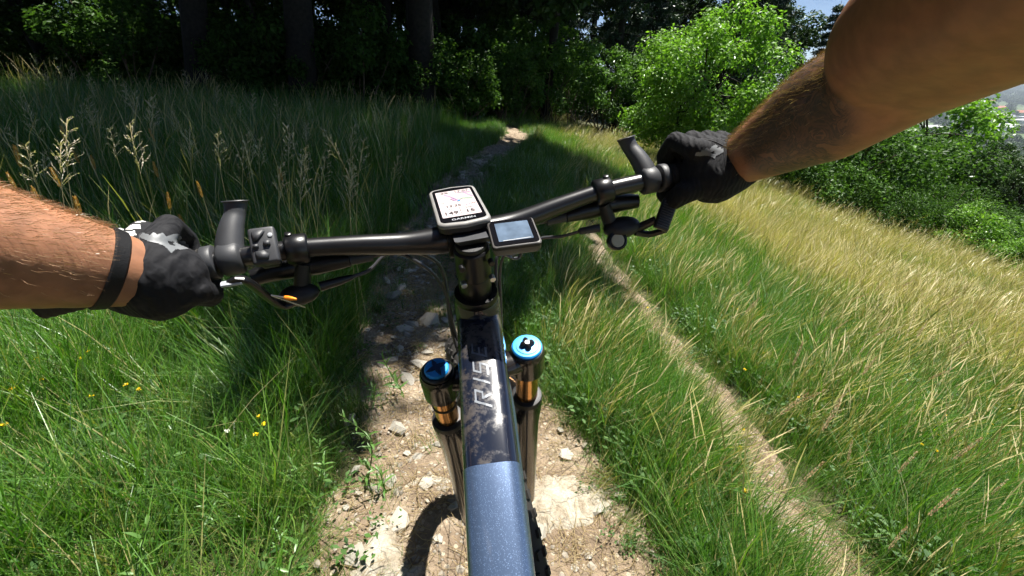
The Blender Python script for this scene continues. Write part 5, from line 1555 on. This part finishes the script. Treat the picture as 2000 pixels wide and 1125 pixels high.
def realise(name, P, rot, scl, pick, sources, label, cat):
    """all tufts of one sward as one mesh (no overlapping instances)"""
    mats = []
    for _, m in sources:
        if m not in mats: mats.append(m)
    Vs, Fs, Ms, off = [], [], [], 0
    for k, (me, m) in enumerate(sources):
        w = np.nonzero(pick == k)[0]
        if not len(w): continue
        v = np.empty(len(me.vertices) * 3, np.float32); me.vertices.foreach_get('co', v); v = v.reshape(-1, 3)
        f = np.empty(len(me.loops), np.int32); me.loops.foreach_get('vertex_index', f); f = f.reshape(-1, 4)
        cz, sz = np.cos(rot[w, 2]), np.sin(rot[w, 2])
        q = v[None] * scl[w, None, None]
        X_ = q[..., 0] * cz[:, None] - q[..., 1] * sz[:, None]; Y_ = q[..., 0] * sz[:, None] + q[..., 1] * cz[:, None]; Z_ = q[..., 2]
        X_ = X_ + Z_ * rot[w, 1][:, None]; Y_ = Y_ - Z_ * rot[w, 0][:, None]
        Vs.append((np.stack([X_, Y_, Z_], 2) + P[w][:, None, :]).reshape(-1, 3))
        Fs.append((f[None] + (np.arange(len(w)) * len(v))[:, None, None] + off).reshape(-1, 4)); Ms.append(np.full(len(w) * len(f), mats.index(m), np.int32)); off += len(w) * len(v)
    me = quick_mesh(name, np.vstack(Vs), np.vstack(Fs), 4)
    for m in mats: me.materials.append(m)
    me.polygons.foreach_set('material_index', np.concatenate(Ms)); me.polygons.foreach_set('use_smooth', np.ones(len(me.polygons), bool))
    return tag(obj(name, me, None), label, cat, kind='stuff')
realise('meadow_grass', np.c_[P, H(x, y)], rot, scl, pick, SRC, 'green and golden meadow grass close on both sides of the trail', 'grass')

P = np.vstack([polar(1900, RNEAR - .1, 7), polar(2100, 7, 13), polar(2600, 13, 26)])
dT, dS = dist_to(TRAIL, TRAIL_W, P[:, 0], P[:, 1]), dist_to(SIDE, SIDE_W, P[:, 0], P[:, 1])
k0 = keep_mask(P, dT, dS, .30); P = P[k0]
x, y = P[:, 0], P[:, 1]; rr = np.hypot(x, y); nP = len(P)
dry, u, u2 = dryness(x, y), rg.random(nP), rg.random(nP)
pick = np.where(u2 < dry * .85, np.where(u < .3, R_(11, 14), R_(4, 8)), np.where((u < .35) & (x > 0), R_(8, 11), R_(0, 4)))
pick = np.where((x > 1.0) & (dry < .5) & (u > .9), R_(11, 14), pick)
pick = np.where((x < -1.6) & (y < 11.5), np.where(u < .42, R_(14, 17), np.where(u < .5, R_(17, 20), pick)), pick)
bank = x - 3.15 - .12 * np.sin(y * 1.9); onb = (y > 3.8) & (y < 9.5)
pick = np.where(onb & (np.abs(bank + .12) < .2), R_(4, 8), pick)
gone = onb & (bank > .08) & (bank < .42) & (rg.random(nP) < .75)
P, x, y, rr, pick, bank, onb = [q[~gone] for q in (P, x, y, rr, pick, bank, onb)]; nP = len(P)
rot = np.stack([rg.normal(0, .1, nP), rg.normal(0, .1, nP), rg.normal(.35, .4, nP) + np.where(pick < 4, rg.uniform(-1.2, 1.2, nP), 0)], 1)
scatter('far_meadow_grass', np.c_[P, H(x, y)], rot, rg.uniform(.85, 1.2, nP) * np.interp(rr, [4, 14, 26], [1.0, 1.15, 1.6]) * np.where(onb & (np.abs(bank + .12) < .2), 1.35, 1), pick, PATCH, 'meadow grass farther off towards the wood and the hedge', 'grass')

# low grass tongues creeping over the trail edges
E_ = on_path(TRAIL, TRAIL_W, 2000, .6, 8, rg, 1.1)
d_ = dist_to(TRAIL, TRAIL_W, E_[:, 0], E_[:, 1]); k_ = (d_ > -.13) | (rg.random(len(E_)) < .12); k_ &= rg.random(len(E_)) < .6; E_ = E_[k_]
bare = (E_[:, 1] < 1.25) & (np.abs(E_[:, 0] - .02) < .3); E_ = E_[~bare]
realise('trail_edge_grass', np.c_[E_, H(E_[:, 0], E_[:, 1]) + .01], np.c_[rg.normal(0, .1, len(E_)), rg.normal(0, .1, len(E_)), rg.uniform(0, 6.28, len(E_))],
        rg.uniform(.35, .75, len(E_)), rg.choice([0, 1, 2, 5, 6, 17, 18], len(E_)), SRC, 'short grass and herbs creeping over the trail edges', 'grass')

# ------------------------------------------------------------------ single stalks, flowers and weeds
def tip_place(px, py, h, dmin=.5):
    """point over the ground where something of height h has its tip seen at photo pixel (px, py)"""
    ds = np.geomspace(dmin, 14, 200)
    Q = np.array([unproj(px, py, d) for d in ds])
    return Q[np.argmin(np.abs(Q[:, 2] - H(Q[:, 0], Q[:, 1]) - h))]
M_STEMD = leaf_mat('dry stalk', [(0, (.42, .35, .18)), (1, (.55, .46, .26))], .25, .08)
M_PANIC = leaf_mat('pale seed head', [(0, (.5, .42, .3)), (.5, (.62, .54, .4)), (1, (.72, .64, .5))], .3, .06)
M_GOLDH = leaf_mat('golden seed head', [(0, (.42, .22, .06)), (.5, (.55, .32, .1)), (1, (.66, .44, .18))], .3, .06)
M_ROSEH = leaf_mat('rosy seed head', [(0, (.42, .26, .15)), (.5, (.54, .38, .23)), (1, (.64, .5, .33))], .3, .06)
M_STEMG = leaf_mat('green stem', [(0, (.07, .14, .03)), (1, (.13, .2, .06))], .25, .08)
M_YEL = leaf_mat('yellow petal', [(0, (.75, .5, .01)), (1, (.85, .65, .03))], .3, .05)
M_WHT = leaf_mat('white petal', [(0, (.7, .7, .66)), (1, (.85, .85, .8))], .3, .05)
M_WEED = leaf_mat('weed leaf', [(0, (.07, .16, .035)), (.5, (.1, .22, .05)), (1, (.15, .28, .07))], .4, .1)
def stalk(name, label, group, kind, seed, h=1.0):
    r = np.random.default_rng(seed)
    t = empty(name, (0, 0, 0), label, 'grass stalk', group)
    lean = {'panicle': .10, 'golden': .06, 'rosy': .75}[kind]; nod = {'panicle': .22, 'golden': .03, 'rosy': .35}[kind]
    P = [A(0, 0, -.03)]; d = A(1, r.normal(0, .15), 0)
    for k in range(9):
        q = (k + 1) / 9; P.append(P[-1] + unit(d * (lean * (.5 + .5 * q) + nod * q ** 4) + A(0, 0, 1)) * h / 9)
    P = np.array(P)
    obj('stem', mesh_from('stem', [tube(P, np.linspace(.0019, .0011, 10), 5)], recalc=False), M_STEMD if kind != 'rosy' else M_STEMG, t)
    V, F = [], []
    def scale(b, dr, L, w):
        sd = unit(np.cross(dr, r.normal(size=3))); i = len(V)
        V.extend([b, b + dr * L * .45 + sd * w, b + dr * L, b + dr * L * .45 - sd * w]); F.append((i, i + 1, i + 2, i + 3))
    L0 = {'panicle': .2, 'golden': .11, 'rosy': .17}[kind]
    top = P[-1]; ax = unit(P[-1] - P[-3]); s1 = unit(np.cross(ax, [.3, 1, .2])); s2 = np.cross(ax, s1)
    if kind == 'panicle':
        for q in np.linspace(0, 1, 20):
            b = top - ax * L0 * (1 - q); a_ = q * 23 + r.normal(0, .4); L = .055 * (1 - q) + .016
            dr = unit(ax * .9 + (s1 * math.cos(a_) + s2 * math.sin(a_)) * .75 + A(.15, 0, -.12))
            i = len(V); V.extend([b - s1 * .0006, b + s1 * .0006, b + dr * L + s1 * .0006, b + dr * L - s1 * .0006]); F.append((i, i + 1, i + 2, i + 3))
            for e in (.45, .65, .85, 1.0): scale(b + dr * L * e, unit(dr + r.normal(0, .35, 3)), .012, .0024)
    else:
        for q in r.random(150 if kind == 'golden' else 110):
            b = top - ax * L0 * (1 - q); a_ = r.uniform(0, 6.28); rad = math.sin(math.pi * min(1, q * .9 + .08)) ** .7 * (.0062 if kind == 'golden' else .0042)
            dr = unit(ax + (s1 * math.cos(a_) + s2 * math.sin(a_)) * .35); scale(b + (s1 * math.cos(a_) + s2 * math.sin(a_)) * rad, dr, .014, .0026)
    TIP[t.name] = P[-1]
    obj('seed_head', quick_mesh('seed_head', V, F, 4), {'panicle': M_PANIC, 'golden': M_GOLDH, 'rosy': M_ROSEH}[kind], t)
    return t
TIP = {}
def plant_set(protos_, spots, hs, r, rz, tilt=.08, dmin=.6):
    fl = [False] * len(protos_)
    for (px, py), h in zip(spots, hs):
        k = int(r.integers(len(protos_))); ro = rz(r); tl = (r.normal(0, tilt), r.normal(0, tilt))
        tv = np.array(Matrix.Rotation(ro, 3, 'Z') @ Matrix.Rotation(tl[1], 3, 'Y') @ Matrix.Rotation(tl[0], 3, 'X') @ Vector(TIP[protos_[k].name])) * h
        p = tip_place(px, py, tv[2], dmin) - tv; z = Hs(p[0], p[1])
        if not fl[k]:
            fl[k] = True; o = protos_[k]; o.location = (p[0], p[1], z); o.rotation_euler = (tl[0], tl[1], ro); o.scale = (h,) * 3
        else: dup(protos_[k], (p[0], p[1], z), ro, h, tilt=tl)
    for k, o in enumerate(protos_):
        if not fl[k]:
            for c_ in list(o.children): bpy.data.objects.remove(c_)
            bpy.data.objects.remove(o)
rp = np.random.default_rng(515)
ga, gb, gc = 'feathery grass stalks in the shaded meadow', 'golden grass stalks in the shaded meadow', 'rosy grass stalks in the sunny meadow'
sp1 = [(345, 95), (390, 97), (265, 185), (160, 205), (495, 185), (540, 195), (630, 245), (690, 250), (600, 240), (565, 265), (510, 280), (425, 260), (300, 190), (210, 130), (60, 90), (20, 70), (690, 330), (715, 290), (115, 60), (90, 150), (240, 165), (180, 170), (340, 200), (370, 250), (455, 190), (130, 120), (40, 180), (640, 320), (480, 300), (800, 230), (765, 215), (215, 250)]
sp1 += [(int(rp.uniform(10, 820)), int(rp.uniform(90, 330))) for _ in range(34)]
plant_set([stalk('grass_stalk', 'tall pale grass stalk with a loose feathery seed head in the shaded meadow', ga, 'panicle', i) for i in (1, 2, 3)], sp1, rp.uniform(.75, 1.02, len(sp1)), rp, lambda r: r.normal(.3, .9), dmin=1.7)
sp2 = [(180, 310), (300, 318), (330, 385), (385, 355), (155, 405), (15, 340), (120, 250), (100, 330), (140, 290), (30, 290), (350, 420), (60, 360), (290, 250), (545, 330)]
plant_set([stalk('grass_stalk', 'upright grass stalk with a compact golden seed head in the shaded meadow', gb, 'golden', i) for i in (4, 5)], sp2, rp.uniform(.68, .85, len(sp2)), rp, lambda r: r.uniform(0, 6.28), dmin=1.4)
sp3 = [(1650, 780), (1600, 790), (1560, 810), (1930, 575), (1860, 600), (1985, 520), (1720, 560), (1650, 640), (1560, 690), (1880, 690), (1750, 1060), (1840, 1000), (1620, 830), (1480, 590), (1950, 960), (1550, 560), (1470, 545), (1700, 720), (1900, 640), (1780, 560), (1690, 590), (1800, 650), (1960, 610), (1610, 610), (1730, 660), (1850, 740), (1660, 870), (1780, 900), (1970, 760), (1590, 940), (1900, 880), (1500, 640), (1820, 520), (1640, 520), (1940, 480), (1540, 480)]
plant_set([stalk('grass_stalk', 'wind-bent grass stalk with a rosy seed head in the sunny meadow', gc, 'rosy', i) for i in (6, 7, 8)], sp3, rp.uniform(.42, .62, len(sp3)), rp, lambda r: r.normal(.35, .25), .05)

def flower(seed, label, group, pm, cat='flower', n=14, rad=.0085):
    r = np.random.default_rng(seed)
    t = empty('meadow_flower', (0, 0, 0), label, cat, group)
    P = spline([A(0, 0, -.05), A(.06, .02, .5), A(.02, .03, 1.0)], 4)
    obj('stem', mesh_from('stem', [tube(P, .0055, 5)], recalc=False), M_STEMG, t)
    V, F = [], []
    for k in range(n):
        a_ = 2 * math.pi * k / n * 1.0 + r.normal(0, .2); el = r.uniform(-.1, .9); d = A(math.cos(a_) * math.cos(el), math.sin(a_) * math.cos(el), math.sin(el)); sd = unit(np.cross(d, [0, 0, 1])); L = rad * r.uniform(.8, 1.2) * 5; b = P[-1]; i = len(V)
        V += [b, b + d * L * .6 + sd * L * .33, b + d * L, b + d * L * .6 - sd * L * .33]; F.append((i, i + 1, i + 2, i + 3))
    TIP[t.name] = P[-1]
    obj('flower_head', quick_mesh('flower_head', V, F, 4), pm, t)
    return t
sf = [(25, 760), (175, 688), (180, 777), (245, 748), (70, 700), (10, 832), (500, 850), (515, 832), (505, 812), (350, 658), (270, 758), (1195, 575), (1205, 570), (1230, 590), (1490, 690), (1455, 720), (1430, 597), (1455, 830), (1445, 873), (1455, 960), (1188, 580), (1440, 604), (1265, 600), (1560, 775), (640, 300), (720, 305), (760, 332), (785, 320), (820, 335), (80, 740), (160, 700)]
plant_set([flower(i, 'small yellow meadow flower standing singly in the grass', 'single yellow flowers in the grass', M_YEL) for i in (1, 2)], sf, np.full(len(sf), .2), rp, lambda r: r.uniform(0, 6.28), .1)
sy = [(1860 + 14 * i + int(rp.normal(0, 14)), 838 + int(rp.normal(0, 16))) for i in range(-3, 6)] + [(1800, 870), (1830, 880), (1640, 640), (1655, 650)]
plant_set([flower(5, 'yellow bedstraw flower in a loose patch on the sunny slope', 'yellow bedstraw patch on the slope', M_YEL, n=22, rad=.006)], sy, np.full(len(sy), .22), rp, lambda r: r.uniform(0, 6.28), .15)
sw = [(445, 845), (1640, 562), (1770, 745), (1970, 800), (1108, 470), (1270, 505), (1715, 655)]
plant_set([flower(8, 'small white meadow flower in the grass', 'white flowers in the grass', M_WHT)], sw, np.full(len(sw), .2), rp, lambda r: r.uniform(0, 6.28), .1)

def weed(seed, h, n, L, label, group):
    """upright weed: stem with pairs of narrow leaves, every leaf a piece of its own"""
    r = np.random.default_rng(seed)
    t = empty('leafy_weed', (0, 0, 0), label, 'weed', group)
    P = spline([A(0, 0, -.05), A(r.normal(0, .06), r.normal(0, .06), .5), A(r.normal(0, .14), r.normal(0, .14), 1.0)], 6)
    obj('stem', mesh_from('stem', [tube(P, np.linspace(.009, .004, len(P)), 5)], recalc=False), M_STEMG, t)
    V = [(0, -.004, 0), (0, .004, 0), (.3, .10, .06), (.3, -.10, .06), (.3, 0, .03), (.68, .075, .03), (.68, -.075, .03), (.68, 0, .005), (1, 0, -.12)]
    F = [(0, 4, 2, 1), (0, 3, 4, 0), (4, 7, 5, 2), (3, 6, 7, 4), (7, 8, 5), (6, 8, 7)]
    me = bpy.data.meshes.new('leaf'); me.from_pydata(V, [], [(0, 4, 2, 1), (0, 3, 4), (4, 7, 5, 2), (3, 6, 7, 4), (7, 8, 5), (6, 8, 7)]); me.materials.append(M_WEED); me.polygons.foreach_set('use_smooth', np.ones(6, bool))
    for k in range(n):
        q = .18 + .82 * (k // 2) / (n / 2 - .5); i = min(int(q * (len(P) - 1)), len(P) - 1)
        o = obj('leaf', me, None); o.parent = t; o.location = P[i]; a_ = (k // 2) * 1.6 + (k % 2) * math.pi + r.normal(0, .25)
        o.rotation_euler = (r.normal(0, .25), -r.uniform(.1, .8) - .5 * (q > .85), a_); s_ = L * (1.15 - .55 * q) * r.uniform(.8, 1.2); o.scale = (s_, s_ * 1.0, s_)
    TIP[t.name] = P[-1]
    return t
gw = 'leafy weeds in the grass'
sl = [(745, 690), (690, 640), (640, 690), (700, 740), (660, 800), (620, 860), (560, 900), (480, 860), (90, 680), (30, 660), (260, 700), (330, 800), (150, 850), (400, 940), (230, 900), (60, 900), (520, 1000), (420, 760), (110, 780), (300, 1020), (600, 1030), (1095, 690), (1130, 640), (700, 900), (590, 780)]
plant_set([weed(i, .3, 18, .2, 'upright leafy green weed with narrow leaves standing in the grass', gw) for i in (11, 12, 13)], sl, rp.uniform(.16, .3, len(sl)), rp, lambda r: r.uniform(0, 6.28), .15)
# ------------------------------------------------------------------ the valley town and the far woods
M_WALL = [simple('render wall %d' % i, c, .9, 0, .06, .3) for i, c in enumerate(((.62, .58, .52), (.7, .68, .64), (.5, .42, .36), (.55, .55, .56)))]
M_ROOFW = simple('white sheet roof', (.6, .61, .63), .6, 0, .06, .2)
M_ROOFG = simple('grey sheet roof', (.36, .38, .42), .6, 0, .1, .2)
M_ROOFR = simple('red tile roof', (.36, .14, .09), .85, 0, .2, .5)
rt = np.random.default_rng(808)
def building(x, y, L, W, h, rz, flat_, label, group, wm, rm, name):
    z = Hs(x, y)
    t = empty(name, (x, y, z), label, 'building', group)
    R = np.array(Matrix.Rotation(rz, 3, 'Z'))
    def put_(vf): return vf[0] @ R.T + A(x, y, z), vf[1]
    w = part('wall', put_(prism([(-L / 2, -W / 2), (L / 2, -W / 2), (L / 2, W / 2), (-L / 2, W / 2)], -3, h)), wm, t, smooth=False)
    if flat_:
        part('roof', put_(prism([(-L / 2 - .4, -W / 2 - .4), (L / 2 + .4, -W / 2 - .4), (L / 2 + .4, W / 2 + .4), (-L / 2 - .4, W / 2 + .4)], h + .01, h + .9, .02)), rm, t, smooth=False)
    else:
        e = .5; rh = W * .38
        V_ = np.array([(-L / 2 - e, -W / 2 - e, h), (L / 2 + e, -W / 2 - e, h), (L / 2 + e, W / 2 + e, h), (-L / 2 - e, W / 2 + e, h), (-L / 2 - e, 0, h + rh), (L / 2 + e, 0, h + rh)])
        part('roof', put_((V_, [(0, 1, 5, 4), (2, 3, 4, 5), (0, 4, 3), (1, 2, 5), (3, 2, 1, 0)])), rm, t, smooth=False)
def bearing(az, d): return d * math.sin(math.radians(az)), d * math.cos(math.radians(az))
for i in range(26):
    x_, y_ = bearing(rt.uniform(43, 54), rt.uniform(1050, 1800))
    building(x_, y_, rt.uniform(30, 80), rt.uniform(18, 36), rt.uniform(6, 10), rt.choice([.3, .35, 1.87]) + rt.normal(0, .05), True,
             'long flat-roofed factory hall in the valley town', 'factory halls in the valley', M_WALL[rt.integers(4)], M_ROOFW if rt.random() < .6 else M_ROOFG, 'factory_hall')
for i in range(44):
    x_, y_ = bearing(rt.uniform(43, 54), rt.uniform(1400, 2500))
    building(x_, y_, rt.uniform(14, 34), rt.uniform(11, 15), rt.uniform(6, 12), rt.uniform(0, 3.1), False,
             'pitched-roof house in the valley town behind the factory halls', 'houses in the valley', M_WALL[rt.integers(4)], M_ROOFR if rt.random() < .65 else M_ROOFG, 'house')
rng = np.random.default_rng(33)
far_src = []
for i in range(3):
    C, R = clumps((0, 0, 5), (4.5, 4.5, 4), 16, 1.3, 2.2, rng)
    V_, F_ = leaf_cloud(C, R, 900, 1.5, rng, shell=.5)
    far_src.append((quick_mesh('far_crown', V_, F_, 3), L_CANOPY))
n = 5200
az = np.radians(rt.uniform(38, 58, n)); dd_ = np.exp(rt.uniform(math.log(110), math.log(6500), n))
fx, fy = dd_ * np.sin(az), dd_ * np.cos(az)
clear = (dd_ > 1000) & (dd_ < 2600) & (wob(fx, fy, .02, .4) < .25)
clear |= (dd_ > 900) & (dd_ < 1060) & (wob(fx, fy, .012, 1.4) < .1)
fx, fy, dd_ = fx[~clear], fy[~clear], dd_[~clear]
scatter('valley_woods', np.c_[fx, fy, H(fx, fy) - .5], np.c_[np.zeros(len(fx)), np.zeros(len(fx)), rt.uniform(0, 6.28, len(fx))], rt.uniform(.8, 1.5, len(fx)) * np.interp(dd_, [100, 800, 3000, 6500], [.8, 1.2, 1.8, 3.2]),
        rt.integers(0, 3, len(fx)), far_src, 'far woods covering the slope and the valley floor', 'woodland')
# haze over the valley
hz = bpy.data.materials.new('valley haze'); hz.use_nodes = True; hz.node_tree.nodes.clear()
ho = hz.node_tree.nodes.new('ShaderNodeOutputMaterial'); hv = hz.node_tree.nodes.new('ShaderNodeVolumePrincipled')
hv.inputs['Color'].default_value = (.72, .82, .95, 1); hv.inputs['Density'].default_value = .00015; hv.inputs['Anisotropy'].default_value = .3
hz.node_tree.links.new(hv.outputs[0], ho.inputs['Volume'])
hb = rbox(50000, 50000, 190, 0)
tag(obj('haze', mesh_from('haze', [(hb[0] + A(0, 2, -30), hb[1])], smooth=False), hz), 'thin blue summer haze over the valley', 'haze', kind='stuff')
